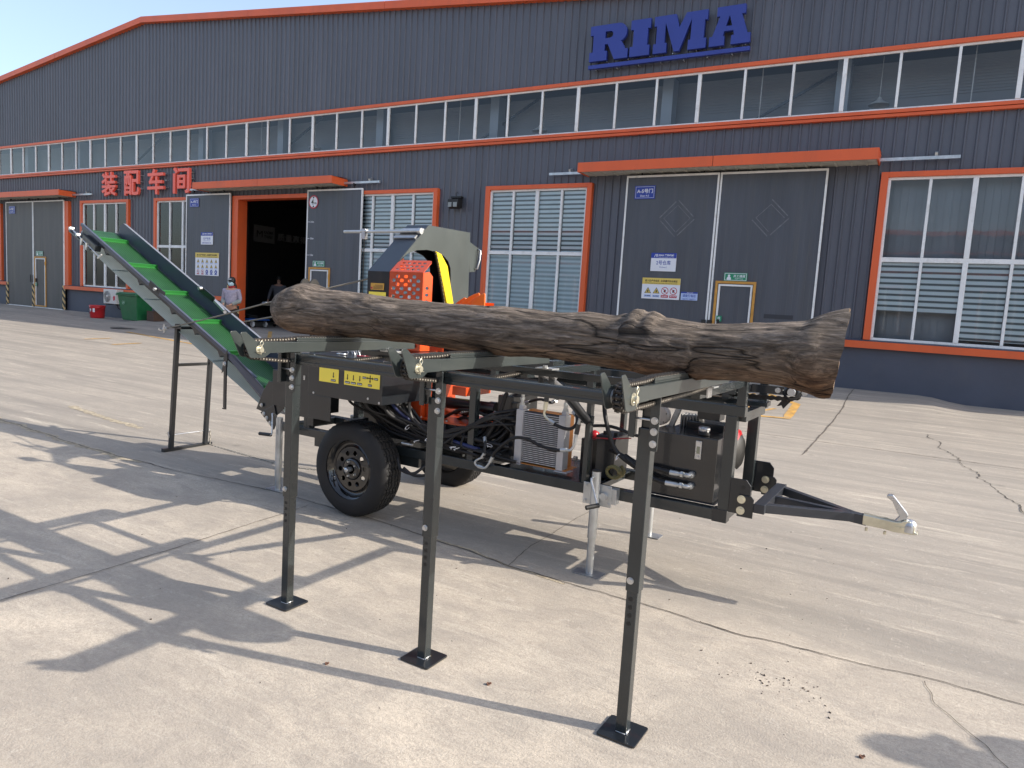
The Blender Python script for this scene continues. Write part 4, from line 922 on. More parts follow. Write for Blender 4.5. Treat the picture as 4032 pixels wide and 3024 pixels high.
# hall across the yard (behind the camera): it shows only as a reflection in the glass
ob = empty('opposite_building', 'dark grey hall with orange trim across the yard mirrored in the window glass', 'building', (-14, -26, 0)); off = (-14, -26, 0)
b = MB().use(clad).box(-60, 20, -46, -26, 0, 8.5); b.build('wall', ob, off)
b = MB().use(orange_t).box(-60, 20, -25.98, -25.8, 5.6, 5.75).box(-60, 20, -25.98, -25.7, 8.3, 8.6).box(-60, 20, -25.98, -25.8, 7.0, 7.1); b.build('trim', ob, off)
for i in range(9):
    b = MB().use(orange_t).box(-57+i*8.6, -53+i*8.6, -25.98, -25.9, 1.2, 4.7); b.use(white_f)
    for q in range(5): b.box(-56.9+i*8.6+q*.95, -56.8+i*8.6+q*.95, -25.9, -25.86, 1.3, 4.6)
    b.use(black).box(-56.85+i*8.6, -53.15+i*8.6, -25.9, -25.88, 1.3, 4.6); b.build('window', ob, off)

# ================================================================ FIREWOOD PROCESSOR
TA = R(-1.3)
def toW(x, y, z=0): return Vector((math.cos(TA)*x-math.sin(TA)*y, math.sin(TA)*x+math.cos(TA)*y, z))
O = Vector((-2.9, 4.03, 0))
T = empty('firewood_processor', 'dark grey towable firewood processor with green belt conveyor, orange guard and log deck', 'firewood processor', toW(*O), TA)
def P(name, mb, parent=None, bevel=0.0, label=None): return mb.build(name, parent or T, O, bevel=bevel, label=label)

# ---- chassis
c = MB().use(steelg)
for y0, y1 in ((3.74, 3.80), (4.27, 4.33)):
    c.box(-4.35, -.87, y0, y1, .438, .500)
    c.box(-4.1, -.825, y0, y1, 1.007, 1.062)
    c.box(-.921, -.862, y0, y1, .500, 1.007); c.box(-2.548, -2.500, y0, y1-.005, .500, 1.007)
    c.box(-1.722, -1.692, y0+.001, y1-.01, .500, 1.007); c.box(-4.05, -3.99, y0, y1, .5, 1.007)
    c.box(-.873, -.827, y0+.002, y1-.015, 1.062, 1.20); c.box(-1.73, -1.69, y0+.002, y1-.02, 1.062, 1.16); c.box(-2.40, -2.36, y0+.002, y1-.02, 1.062, 1.13)
c.box(-.933, -.872, 3.80, 4.27, .440, .498); c.box(-.874, -.829, 3.80, 4.27, .975, 1.03)
for x in (-4.3, -3.2, -2.5, -1.7): c.box(x, x+.05, 3.80, 4.27, .442, .497)
c.box(-2.30, -1.62, 3.80, 4.27, .488, .497)
c.box(-3.40, -3.32, 3.62, 4.50, .30, .36)   # axle beam
c.box(-3.95, -2.95, 3.76, 3.79, .37, .438); c.box(-3.95, -2.95, 4.28, 4.31, .37, .438)
c.beam((-.90, 3.83, 1.03), (-.98, 4.0, 1.03), .04, .04)
P('chassis', c, bevel=.003)
c = MB().use(steelb)
c.box(-.945, -.868, 3.737, 3.803, .434, .504)
P('end_cap', c, bevel=.002)
# hitch plates and drawbar
for yy in (3.735, 4.322):
    c = MB().use(steelb)
    c.prism([(-.862, .50), (-.757, .50), (-.757, .655), (-.783, .685), (-.862, .685)], yy, yy+.010, XZ)
    c.prism([(-.815, .49), (-.735, .49), (-.735, .59), (-.748, .604), (-.815, .604)], yy-.010, yy-.001, XZ)
    p = P('hitch_plate', c, bevel=.002)
    b = MB().use(zincy)
    for z in (.582, .523): b.bolt((-.797, yy-.010, z), (0, -1, 0), .016, .016)
    P('bolt', b, p)
    MB_ = MB().use(black); MB_.cyl((-.795, yy-.0012, .644), (-.795, yy+.0005, .644), .011, 16); P('hole', MB_, p)
c = MB().use(mat('drawbar_paint', (.024, .028, .036), .35, var=.12, vscale=8, coat=.2, dirt=(.05, .05, .055), dscale=6, damt=.4))
c.box(-.735, -.680, 3.73, 4.335, .522, .570)
c.beam((-.70, 3.78, .545), (-.29, 4.015, .530), .04, .046); c.beam((-.70, 4.285, .545), (-.29, 4.025, .530), .04, .046)
c.beam((-.70, 4.02, .545), (-.30, 4.02, .531), .035, .044); c.beam((-.31, 4.02, .530), (-.225, 4.02, .524), .05, .05)
db = P('drawbar', c, bevel=.002)
c = MB().use(zincy)
prof = [(-.245, .557), (-.10, .548), (-.075, .552), (-.06, .562), (-.035, .562), (-.014, .545), (-.010, .514), (.006, .507), (.002, .500), (-.03, .496), (-.10, .494), (-.14, .500), (-.245, .503)]
c.prism(prof, 3.992, 4.048, XZ)
P('coupler', c, db, bevel=.008)
c = MB().use(zinc); c.add([], []); 
c.lathe([(0, .034), (.018, .031), (.030, .018), (.034, 0), (.034, -.03)], (-.036, 4.02, .535), 'z', 24)
hp = [(-.105, .548), (-.092, .566), (-.085, .580), (-.098, .598), (-.112, .626), (-.122, .645), (-.146, .660), (-.150, .670), (-.142, .678), (-.122, .678), (-.108, .664), (-.052, .600), (-.046, .588), (-.052, .568), (-.072, .556), (-.080, .548)]
c.prism(hp, 4.004, 4.036, XZ); P('coupler_latch', c, db, bevel=.004)
b = MB().use(zincy)
for x in (-.225, -.14): b.bolt((x, 4.02, .545), (0, 0, 1), .009, .010); b.cyl((x, 4.02, .485), (x, 4.02, .468), .007, 8)
for x in (-.085, -.065): b.bolt((x, 3.992, .520), (0, -1, 0), .009, .005)
P('bolt', b, db)

# ---- wheels
def wheel(cx, cy, sgn):
    """outer face towards sgn*y"""
    z = .33; rim_m = mat('rim_black', (.006, .006, .007), .12, coat=.7)
    r = MB().use(rim_m); f = sgn
    r.lathe([(.208, 0), (.214, .004*f*-1), (.208, -.010*f), (.196, -.014*f), (.188, -.050*f), (.176, -.062*f), (.165, -.060*f), (.150, -.045*f)], (cx, cy, z), 'y', 48)
    plate = curve_mesh([circ(0, 0, .152, 48), circ(0, 0, .035, 24)]+[circ(.112*math.cos(R(i*36+8)), .112*math.sin(R(i*36+8)), .0175, 14) for i in range(10)], .004)
    r.mesh(plate, Matrix.Translation((cx, cy-.046*f, z)) @ Matrix.Rotation(math.pi/2, 4, 'X'))
    r.lathe([(.078, -.044*f), (.074, -.030*f), (.060, -.026*f), (.034, -.026*f)], (cx, cy, z), 'y', 32)
    r.lathe([(.208, 0), (.20, -.19*f), (.12, -.19*f)], (cx, cy, z), 'y', 32)
    w_ = P('wheel', r)
    t = MB().use(rubber); prof = []
    W_ = .19
    side = [(.205, 0.0), (.222, .004), (.245, .007), (.272, .004), (.298, -.003), (.314, -.012), (.322, -.022)]
    grooves = [-.050, -.078, -.112, -.140]
    pts = [(rr, yy) for rr, yy in side]
    tread = [-.030]
    for g in grooves: tread += [g+.0045, g+.0035, g-.0035, g-.0045]
    tread += [-.168]
    n = 168; rings = []
    prof = list(pts)+[('t', v, (i % 4 in (2, 3)) if 0 < i < len(tread)-1 else False) for i, v in enumerate(tread)]+[(.322, -.176), (.31, -.186), (.28, -.192), (.24, -.193), (.205, -.19)]
    vs = []
    for q in prof:
        for k in range(n):
            a = 2*math.pi*k/n
            if q[0] == 't':
                rr = .3295-.0018*((q[1]+.095)/.07)**2
                zz = .0035*(1 if (k//3) % 2 else -1) if -.165 < q[1] < -.035 else 0
                yy = q[1]+zz
                if q[2]: rr -= .009
                elif (k % 4) == 0 and not q[2]: rr -= .006
            else: rr, yy = q[0], q[1]
            vs.append((cx+rr*math.cos(a), cy+yy*f*1.0 if f < 0 else cy-(-yy), z+rr*math.sin(a)) if False else (cx+rr*math.cos(a), cy+(-f if False else 1)*(yy if f > 0 else -yy), z+rr*math.sin(a)))
    m_ = len(prof)
    ti = [i for i, q in enumerate(prof) if q[0] == 't']
    for sm_, rg in ((True, list(range(0, ti[0]))+list(range(ti[-1], m_-1))), (False, range(ti[0], ti[-1]))):
        t.add(vs, [(i*n+k, i*n+(k+1) % n, (i+1)*n+(k+1) % n, (i+1)*n+k) for i in rg for k in range(n)], sm_)
    tm = P('tyre', t, w_)
    h = MB().use(zinc)
    # hub cap and nuts point outwards
    h.lathe([(0, .022*f), (.016, .022*f), (.0175, .018*f), (.0175, -.030*f)], (cx, cy, z), 'y', 24)
    for i in range(5):
        a = R(i*72+35); p = (cx+.052*math.cos(a), cy-.028*f, z+.052*math.sin(a)); h.cyl(p, (p[0], p[1]+.014*f, p[2]), .009, 6, smooth=False, r2=.006)
    P('hub', h, w_)
wheel(-3.36, 3.51, -1)
wheel(-3.36, 4.80, 1)

# ---- jacks
def jack(x, y, ztop, crank=True, gzv=0.0, split=.215, side=-1):
    c = MB().use(galv)
    c.cyl((x, y, split), (x, y, ztop), .026, 20); j = P('support_jack', c)
    c = MB().use(galv).cyl((x, y, gzv+.006), (x, y, split+.05), .0215, 20); P('inner_tube', c, j)
    c = MB().use(mat('galv_foot', (.34, .35, .36), .45, .7, var=.2, vscale=9)).prism(rrect(x-.085, x+.085, y-.05, y+.055, .006), gzv+.001, gzv+.007, XY); P('foot', c, j)
    if crank:
        c = MB().use(black).cyl((x, y, ztop), (x, y, ztop+.006), .0265, 20); P('cap', c, j)
        c = MB().use(galv); c.box(x-.088, x+.088, y+.028, y+.036, .400, .525); c.box(x+.075, x+.115, y+.036, y+.085, .42, .51)
        c.cyl((x+.045, y+.03, .462), (x+.045, y+.006, .462), .022, 20)
        for dx, dz in ((-.072, .508), (-.072, .418), (.070, .508), (.070, .418)): c.bolt((x+dx, y+.028, dz), (0, -1, 0), .008, .008)
        P('mount_plate', c, j, bevel=.002)
        c = MB().use(zinc); c.tube([(x, y-.02, ztop-.03), (x-.005, y-.055, ztop-.035), (x+.0, y-.062, ztop-.05), (x+.055, y-.085, ztop-.165), (x+.06, y-.09, ztop-.172)], .0065, 8); k_ = P('crank', c, j)
        c = MB().use(black).cyl((x+.065, y-.085, ztop-.168), (x+.015, y-.145, ztop-.180), .013, 14); P('grip', c, j)
    return j
jack(-1.59, 3.655, .605)
jack(-1.555, 4.53, .50, crank=False, gzv=.018, split=.24)
c = MB().use(galv).cyl((-4.22, 3.66, .10), (-4.22, 3.66, .56), .026, 20); j = P('support_jack', c)
c = MB().use(galv).prism(rrect(-4.305, -4.135, 3.61, 3.715, .006), .001, .007, XY).cyl((-4.22, 3.66, .006), (-4.22, 3.66, .2), .0215, 18); P('foot', c, j)
c = MB().use(zinc).tube([(-4.215, 3.62, .575), (-4.215, 3.60, .60), (-4.205, 3.575, .60), (-4.195, 3.57, .58), (-4.195, 3.57, .45), (-4.20, 3.55, .44)], .006, 8); P('crank', c, j)
c = MB().use(black).cyl((-4.195, 3.56, .443), (-4.315, 3.555, .437), .013, 14); P('grip', c, j)
jack(-4.22, 4.45, .50, crank=False, gzv=.015, split=.2)

# ---- log deck
d = MB().use(steelg)
for x0, x1 in ((-2.545, -1.745), (-1.69, -.845)):
    d.box(x0, x1, 2.295, 2.335, 1.176, 1.224)
    d.box(x0, x1, 2.2915, 2.295, 1.179, 1.192); d.box(x0, x1, 2.2915, 2.295, 1.203, 1.221)
d.box(-2.72, -.80, 2.91, 2.95, 1.188, 1.220)
for x in (-2.56, -1.70, -.86): d.box(x-.02, x+.02, 2.95, 3.80, 1.165, 1.205)
P('deck_frame', d, bevel=.003)
d = MB().use(galv)
for x in (-2.53, -1.57, -.82): d.box(x-.04, x+.05, 2.895, 2.965, 1.2215, 1.2275); d.bolt((x+.005, 2.91, 1.2275), (0, 0, 1), .012, .012)
P('clamp_plate', d)
d = MB().use(zinc).box(-.801, -.795, 2.90, 2.96, 1.178, 1.228); P('end_plate', d)

def chain(b, path, pitch, w_=.024, h_=.0175, th=.0026, closed=False, body=chainm, pin=pinm, X=Vector((1, 0, 0))):
    """path: list of points; resampled at pitch; link plates alternate inner/outer"""
    pts = [Vector(p) for p in path]; out = [pts[0]]; acc = 0
    for a, c_ in zip(pts, pts[1:]):
        L = (c_-a).length; d_ = pitch-acc
        while d_ <= L: out.append(a.lerp(c_, d_/L)); d_ += pitch
        acc = L-(d_-pitch)
    for i in range(len(out)-1):
        p, q = out[i], out[i+1]; t = (q-p).normalized(); n_ = t.cross(X).normalized(); L = (q-p).length
        ww = w_*.5 if i % 2 else w_*.5-th*1.4
        sh = []
        for u, v in ((-.32*h_/L*L, .36), (-.05*h_, .5), (.22*h_, .46), (L*.5, .30), (L-.22*h_, .46), (L+.05*h_, .5), (L+.32*h_, .36), (L+.5*h_, 0), (L+.32*h_, -.36), (L+.05*h_, -.5), (L-.22*h_, -.46), (L*.5, -.30), (.22*h_, -.46), (-.05*h_, -.5), (-.32*h_, -.36), (-.5*h_, 0)):
            sh.append((u, v*h_))
        b.use(body)
        for s_ in (-1, 1):
            M = Matrix((t, n_, X)).transposed().to_4x4(); M.translation = p+X*s_*ww
            b.prism(sh, -th/2, th/2, M)
        b.use(pin).cyl(p-X*(w_*.5+th*.9), p+X*(w_*.5+th*.9), h_*.19, 6, smooth=False)
        b.use(body).cyl(p-X*(w_*.5-th*2.2), p+X*(w_*.5-th*2.2), h_*.36, 8)
def sprocket(b, cx, cy, cz, r, teeth, w_=.006, axis='x'):
    pts = []
    for i in range(teeth*4):
        a = 2*math.pi*i/(teeth*4); rr = r*(1.0 if i % 4 in (0, 1) else .86); pts.append((cy+rr*math.cos(a), cz+rr*math.sin(a)))
    b.prism(pts, cx-w_/2, cx+w_/2, YZ)
FZ = {-2.58: 0, -1.71: 0, -.81: -.07}
for xc, dy, lowz in ((-2.58, 0.0, (1.190, 1.178, 1.20)), (-1.71, .018, (1.188, 1.178, 1.20)), (-.81, -.075, (1.208, 1.215, 1.235))):
    xn, xf = xc+.035, xc-.035
    a = MB().use(steelg if False else mat('arm_paint', (.034, .042, .042), .30, var=.10, vscale=7, coat=.25, dirt=(.06, .066, .06), dscale=6, damt=.3))
    a.box(xf+.002, xn-.002, 2.22+dy, 3.16, 1.231, 1.279)
    a.box(xf+.012, xn-.014, 2.31+dy, 3.16, 1.279, 1.286); a.box(xf+.012, xf+.016, 2.31+dy, 3.16, 1.286, 1.298); a.box(xn-.018, xn-.014, 2.31+dy, 3.16, 1.286, 1.298)
    arm = P('deck_arm', a, bevel=.002)
    hk = [(1.986+dy, 1.318), (1.992+dy, 1.324), (2.014+dy, 1.325), (2.022+dy, 1.320), (2.070+dy, 1.283), (2.225+dy, 1.280), (2.225+dy, 1.2305), (2.145+dy, 1.2305), (2.120+dy, 1.215), (2.108+dy, 1.211), (2.048+dy, 1.211), (2.036+dy, 1.217)]
    for x0 in (xf, xn-.004): P('hook_plate', MB().use(a.mats[0]).prism(hk, x0, x0+.004, YZ), arm, bevel=.001)
    s_ = MB().use(chaind); sprocket(s_, xc, 2.086+dy, 1.247, .035, 11); s_.use(galv).cyl((xf+.005, 2.086+dy, 1.247), (xc-.006, 2.086+dy, 1.247), .022, 20); s_.cyl((xc+.006, 2.086+dy, 1.247), (xn-.005, 2.086+dy, 1.247), .018, 18); P('sprocket', s_, arm)
    s_ = MB().use(zincy); s_.cyl((xn+.0005, 2.086+dy, 1.247), (xn+.003, 2.086+dy, 1.247), .020, 26); s_.cyl((xf-.02, 2.086+dy, 1.247), (xn+.016, 2.086+dy, 1.247), .0115, 20)
    s_.tube(bez([(xn+.012, 2.086+dy, 1.225), (xn+.012, 2.086+dy, 1.262), (xn+.013, 2.078+dy, 1.275), (xn+.013, 2.086+dy, 1.287), (xn+.013, 2.095+dy, 1.277), (xn+.012, 2.088+dy, 1.262), (xn+.012, 2.09+dy, 1.245)]), .0016, 6)
    s_.tube([(xn+.010, 2.062+dy, 1.241), (xn+.010, 2.11+dy, 1.236)], .0016, 6); P('lock_pin', s_, arm)
    cb = MB(); cy_, cz_ = 2.086+dy, 1.247; r_ = .040
    path = [(xc, 3.14, 1.296), (xc, 2.35+dy, 1.296), (xc, 2.25+dy, 1.289)]+[(xc, cy_+r_*math.cos(R(t)), cz_+r_*math.sin(R(t))) for t in range(80, 281, 18)]+[(xc, 2.25+dy, lowz[0]), (xc, 2.67, lowz[1]), (xc, 3.14, lowz[2])]
    chain(cb, path, .0165); P('chain', cb, arm)
for xc, yc in ((-2.583, 2.315), (-1.725, 2.298), (-.830, 2.315)):
    ztop = 1.118
    l_ = MB().use(steelg).box(xc-.0245, xc+.0245, yc-.0245, yc+.0245, .535, ztop)
    leg = P('deck_leg', l_, bevel=.003)
    l_ = MB().use(steelg).box(xc-.0208, xc+.0208, yc-.0208, yc+.0208, .010, .56); inn = P('inner_leg', l_, leg, bevel=.003)
    h_ = MB().use(black)
    for i in range(4): h_.cyl((xc-.003, yc-.0216, .508-i*.030), (xc-.003, yc-.0195, .508-i*.030), .0082, 14)
    P('adjustment_holes', h_, leg)
    P('foot_plate', MB().use(steelb).prism(rrect(xc-.073, xc+.073, yc-.072, yc+.072, .009), .002, .009, XY), leg, bevel=.001)
    wl = MB().use(zinc); wl.tube([(xc+.021, yc-.021, .011), (xc+.021, yc+.006, .013), (xc+.021, yc+.018, .011)], .0028, 5); wl.tube([(xc-.018, yc-.021, .010), (xc+.018, yc-.021, .010)], .0018, 5); P('weld', wl, leg)
    b = MB().use(zinc)
    b.bolt((xc-.008, yc-.0245, .575), (0, -1, 0), .0095, .010)
    P('bolt', b, leg)
    br = MB().use(steelg)
    br.box(xc-.052, xc-.046, yc-.05, yc+.02, 1.085, 1.228); br.box(xc-.046, xc-.028, yc-.052, yc-.046, 1.085, 1.228)
    br.prism(rrect(xc+.020, xc+.052, 1.045, 1.270 if xc > -1 else 1.230, .006), yc-.040, yc-.033, XZ)
    br.box(xc+.024, xc+.030, yc-.033, yc+.02, 1.075, 1.228); br.box(xc-.02, xc+.02, yc-.01, yc+.02, ztop, 1.231)
    P('bracket', br, leg, bevel=.0015)
    b = MB().use(zinc)
    for z_ in (1.150, 1.112, 1.070): b.bolt((xc+.037, yc-.040, z_), (0, -1, 0), .0095, .011)
    b.cyl((xc-.045, yc-.03, 1.150), (xc+.03, yc-.03, 1.150), .004, 8)
    P('bolt', b, leg)
# deck tilt ram
r = MB().use(steelb).cyl((-1.60, 3.15, 1.12), (-1.69, 3.68, .885), .026, 18); ram = P('tilt_ram', r)
r = MB().use(zinc).cyl((-1.575, 2.98, 1.175), (-1.60, 3.15, 1.12), .013, 14); r.cyl((-1.64, 2.96, 1.185), (-1.53, 2.96, 1.185), .012, 12); P('ram_rod', r, ram)
r = MB().use(steelg).box(-1.735, -1.665, 3.695, 3.735, .86, .905); r.use(zincy).bolt((-1.69, 3.695, .882), (0, -1, 0), .011, .008); r.use(steelb)
for x in (-1.61, -1.555): r.box(x, x+.008, 2.93, 2.98, 1.14, 1.19)
P('ram_bracket', r, ram)

# ---- infeed trough and its chain
t = MB().use(steelg)
t.box(-3.25, -.93, 3.93, 3.965, 1.10, 1.165); t.box(-3.25, -.93, 4.135, 4.17, 1.10, 1.165); t.box(-3.1, -.77, 4.0, 4.10, 1.045, 1.070)
for x in (-2.9, -2.2, -1.5, -1.0): t.box(x, x+.04, 3.93, 4.17, 1.070, 1.10)
for x in (-2.05, -1.35): t.prism([(3.80, 1.062), (3.83, 1.062), (3.95, 1.165), (3.95, 1.19), (3.80, 1.19)], x, x+.06, YZ)
tr = P('infeed_trough', t, bevel=.002)
t = MB().use(galv); t.beam((-2.9, 3.99, 1.10), (-.95, 3.99, 1.12), .008, .02); t.cyl((-.78, 4.0, 1.144), (-.70, 4.0, 1.144), .012, 10); P('guide_strip', t, tr)
t = MB().use(steelb); t.prism([(-.86, 1.12), (-.62, 1.125), (-.60, 1.14), (-.62, 1.165), (-.86, 1.165)], 3.985, 3.995, XZ)
t.box(-.98, -.86, 3.96, 4.0, 1.12, 1.16); t.lathe([(.045, 0), (.045, -.012), (.03, -.016)], (-.648, 3.985, 1.143), 'y', 24); P('end_bearing', t, tr)
t = MB().use(zinc); t.lathe([(0, -.022), (.020, -.022), (.022, -.016), (.022, 0)], (-.648, 3.985, 1.143), 'y', 20, smooth=False)
for x in (-.72, -.585): t.bolt((x, 3.985, 1.145), (0, -1, 0), .011, .010)
P('bolt', t, tr)
cb = MB(); rr = .040
path = [(-3.1, 4.03, 1.183), (-.648, 4.03, 1.183)]+[(-.648+rr*math.sin(R(q)), 4.03, 1.143+rr*math.cos(R(q))) for q in range(15, 180, 20)]+[(-.70, 4.03, 1.098), (-.95, 4.03, 1.092), (-1.7, 4.03, 1.080), (-3.1, 4.03, 1.078)]
chain(cb, path, .034, w_=.034, h_=.026, th=.004, body=chaind, pin=chaind, X=Vector((0, 1, 0))); 
cb.use(chaind).prism([(-.70, 1.09), (-.655, 1.09), (-.69, 1.045), (-.70, 1.062), (-.725, 1.055)], 4.02, 4.04, XZ)
P('chain', cb, tr)
# pale far bay boxes seen between chain and log
t = MB().use(mat('grey_sheet', (.20, .21, .23), .5, var=.1, vscale=5)).box(-2.48, -2.30, 4.20, 4.24, 1.02, 1.14).box(-2.16, -1.96, 4.20, 4.24, 1.02, 1.13); P('cover_sheet', t, tr)

# ---- control box
cbx = MB().use(steelb).box(-3.635, -2.975, 3.386, 3.80, .831, 1.112); cbo = P('control_box', cbx, bevel=.003)
t = MB().use(steelb).box(-3.63, -3.42, 3.388, 3.396, .668, .831).box(-3.735, -3.64, 3.40, 3.44, .662, 1.09).box(-3.74, -3.70, 3.44, 3.75, .66, 1.09)
P('side_panel', t, cbo, bevel=.002); t = MB().use(steelb).box(-3.86, -3.80, 3.60, 3.75, .56, 1.12); P('rear_post', t, bevel=.002); t = MB().use(steelb).box(-3.45, -3.40, 3.55, 3.74, .60, .66); P('support_block', t, cbo)
t = MB().use(zinc)
for x, z in ((-3.58, 1.098), (-3.06, 1.083), (-2.995, .845), (-3.58, .845), (-3.09, .862)): t.bolt((x, 3.386, z), (0, -1, 0), .006, .004)
t.box(-3.69, -3.675, 3.395, 3.40, .92, .95); P('screw', t, cbo)
def label_plate(x0, x1, z0, z1, arrows, parent):
    y = 3.385; lp = MB().use(labely).box(x0, x1, y-.002, y, z0, z1); o_ = P('label_plate', lp, parent)
    b = MB()
    for ax, kind, tx in arrows:
        b.use(black)
        zt = z1-.005
        b.box(ax-.0035, ax+.0035, y-.0035, y-.002, z1-.045, zt)
        if kind == 'd':
            zz = z0+.055; b.box(ax-.003, ax+.003, y-.0035, y-.002, zz-.012, zz+.014); b.prism([(ax-.007, zz-.010), (ax+.007, zz-.010), (ax, zz-.022)], y-.0035, y-.002, XZ)
            b.box(ax-.021, ax+.021, y-.0035, y-.002, z0+.010, z0+.024); put_text(b, tx, ax, y-.0036, z0+.017, .036, .008, white_s, bold=.02)
        else:
            zz = z0+.062; b.box(ax-.020, ax+.020, y-.0035, y-.002, zz-.003, zz+.003); b.box(ax-.003, ax+.003, y-.0035, y-.002, zz-.02, zz+.02)
            b.prism([(ax-.018, zz-.008), (ax-.018, zz+.008), (ax-.030, zz)], y-.0035, y-.002, XZ); b.prism([(ax+.018, zz-.008), (ax+.018, zz+.008), (ax+.030, zz)], y-.0035, y-.002, XZ)
            b.prism([(ax-.007, zz-.018), (ax+.007, zz-.018), (ax, zz-.030)], y-.0035, y-.002, XZ)
            for dx, dz, t_ in ((-.048, zz, 'Indeed'), (.050, zz, 'Feeding back'), (0, z0+.017, 'Down')):
                b.use(black).box(ax+dx-.016, ax+dx+.016, y-.0035, y-.002, dz-.007, dz+.007); put_text(b, t_, ax+dx, y-.0036, dz, .026, .007, white_s, bold=.02)
    P('lettering', b, o_)
label_plate(-3.528, -3.351, .931, 1.075, [(-3.397, 'd', 'Sawing down')], cbo)
label_plate(-3.300, -2.995, .932, 1.075, [(-3.270, 'd', 'Litter down'), (-3.218, 'd', 'Center down'), (-3.163, 'd', 'Table down'), (-3.075, 'x', '')], cbo)
for i, (x, y, h_) in enumerate(((-3.50, 3.62, .07), (-3.46, 3.62, .07), (-3.42, 3.62, .07), (-3.37, 3.55, .065), (-3.325, 3.55, .065), (-3.28, 3.55, .065), (-3.16, 3.62, .06))):
    t = MB().use(zinc).cyl((x, y, 1.112), (x-.018, y, 1.112+h_*.6), .004, 8); t.use(black).cyl((x-.018, y, 1.112+h_*.55), (x-.034, y, 1.112+h_*1.15), .0075, 10, r2=.010); P('lever', t, cbo)
t = MB().use(zinc).lathe([(.030, 0), (.038, .004), (.038, .010), (.030, .012)], (-3.42, 3.48, 1.113), 'z', 28); P('ring_handle', t, cbo)
t = MB().use(steelb)
for i in range(8): t.box(-3.20+i*.028, -3.18+i*.028, 3.60, 3.70, 1.113, 1.135)
t.use(red_m).box(-3.31, -3.20, 3.50, 3.56, 1.1125, 1.118); P('valve_block', t, cbo, bevel=.002)

# ---- saw hood
hx0, hx1 = -3.46, -3.26
arch = [(4.44, 1.25), (4.44, 1.70), (4.432, 1.765), (4.40, 1.815), (4.34, 1.850), (4.25, 1.870), (4.14, 1.877), (4.02, 1.862), (3.92, 1.83), (3.84, 1.781), (3.79, 1.72), (3.775, 1.66), (3.775, 1.25)]
outer = [(4.70, 1.25), (4.668, 2.062), (4.14, 2.052), (3.742, 1.690), (3.742, 1.25)]
plate = curve_mesh([outer+[(3.775, 1.25)][:0]+arch[::-1]], .005)
h_ = MB().use(hoodg).mesh(plate, Matrix.Translation((hx1-.0025, 0, 0)) @ YZ)
hood = P('saw_hood', h_)
s_ = MB().use(hoodb)
sk = [(3.740, 1.25), (3.740, 1.690), (4.140, 2.054), (4.670, 2.064), (4.702, 1.25)]
for i, (p, q) in enumerate(zip(sk, sk[1:])):
    s_.use(steelb if i in (0,) else hoodb)
    dy_, dz_ = q[0]-p[0], q[1]-p[1]; L = math.hypot(dy_, dz_); ny, nz = dz_/L*.004, -dy_/L*.004
    s_.add([(hx0, p[0], p[1]), (hx1-.004, p[0], p[1]), (hx1-.004, q[0], q[1]), (hx0, q[0], q[1]), (hx0, p[0]+ny, p[1]+nz), (hx1-.004, p[0]+ny, p[1]+nz), (hx1-.004, q[0]+ny, q[1]+nz), (hx0, q[0]+ny, q[1]+nz)],
           [(0, 1, 2, 3), (7, 6, 5, 4), (0, 4, 5, 1), (1, 5, 6, 2), (2, 6, 7, 3), (3, 7, 4, 0)])
s_.use(steelb).mesh(curve_mesh([outer+arch[::-1]], .004), Matrix.Translation((hx0, 0, 0)) @ YZ)
P('hood_skin', s_, hood)
s_ = MB().use(hoodg).prism([(4.668, 1.995), (4.818, 1.950), (4.775, 1.765), (4.690, 1.755)], hx1-.05, hx1-.004, YZ); P('rear_box', s_, hood, bevel=.003)
s_ = MB().use(zinc).tube([(hx1+.0, 4.790, 1.945), (hx1+.018, 4.798, 1.935), (hx1+.022, 4.790, 1.86), (hx1+.018, 4.768, 1.79), (hx1, 4.760, 1.785)], .007, 8); P('handle', s_, hood)
s_ = MB().use(mat('warning_orange', (.62, .33, .05), .5)).box(-3.425, -3.305, 3.7355, 3.7375, 1.562, 1.608); s_.use(labely).box(-3.44, -3.285, 3.7355, 3.7375, 1.50, 1.548); s_.use(black)
for i in range(4): s_.box(-3.40 if i else -3.385, -3.315, 3.7345, 3.7355, 1.593-i*.008, 1.596-i*.008)
s_.use(red_s).box(-3.422, -3.408, 3.7345, 3.7355, 1.568, 1.582); P('warning_sticker', s_, hood)
s_ = MB().use(galv); s_.cyl((-3.99, 4.035, 1.995), (-3.25, 4.035, 1.998), .011, 14); 
rod = P('measuring_rod', s_)
s_ = MB().use(zinc); s_.beam((-3.455, 4.075, 2.004), (-3.265, 4.075, 2.004), .05, .012, (0, -.67, .74)); s_.beam((-3.475, 4.02, 1.956), (-3.275, 4.02, 1.956), .035, .012, (0, -.67, .74))
s_.cyl((-3.268, 4.035, 1.998), (-3.240, 4.035, 1.998), .022, 18); s_.box(-3.80, -3.765, 4.02, 4.05, 1.94, 2.015); s_.cyl((-3.81, 4.035, 2.0), (-3.755, 4.035, 2.0), .016, 12); P('rod_bracket', s_, rod)
s_ = MB().use(steelb).cyl((-3.782, 4.035, 1.945), (-3.782, 4.035, 1.50), .0035, 8); P('stop_rod', s_, rod)
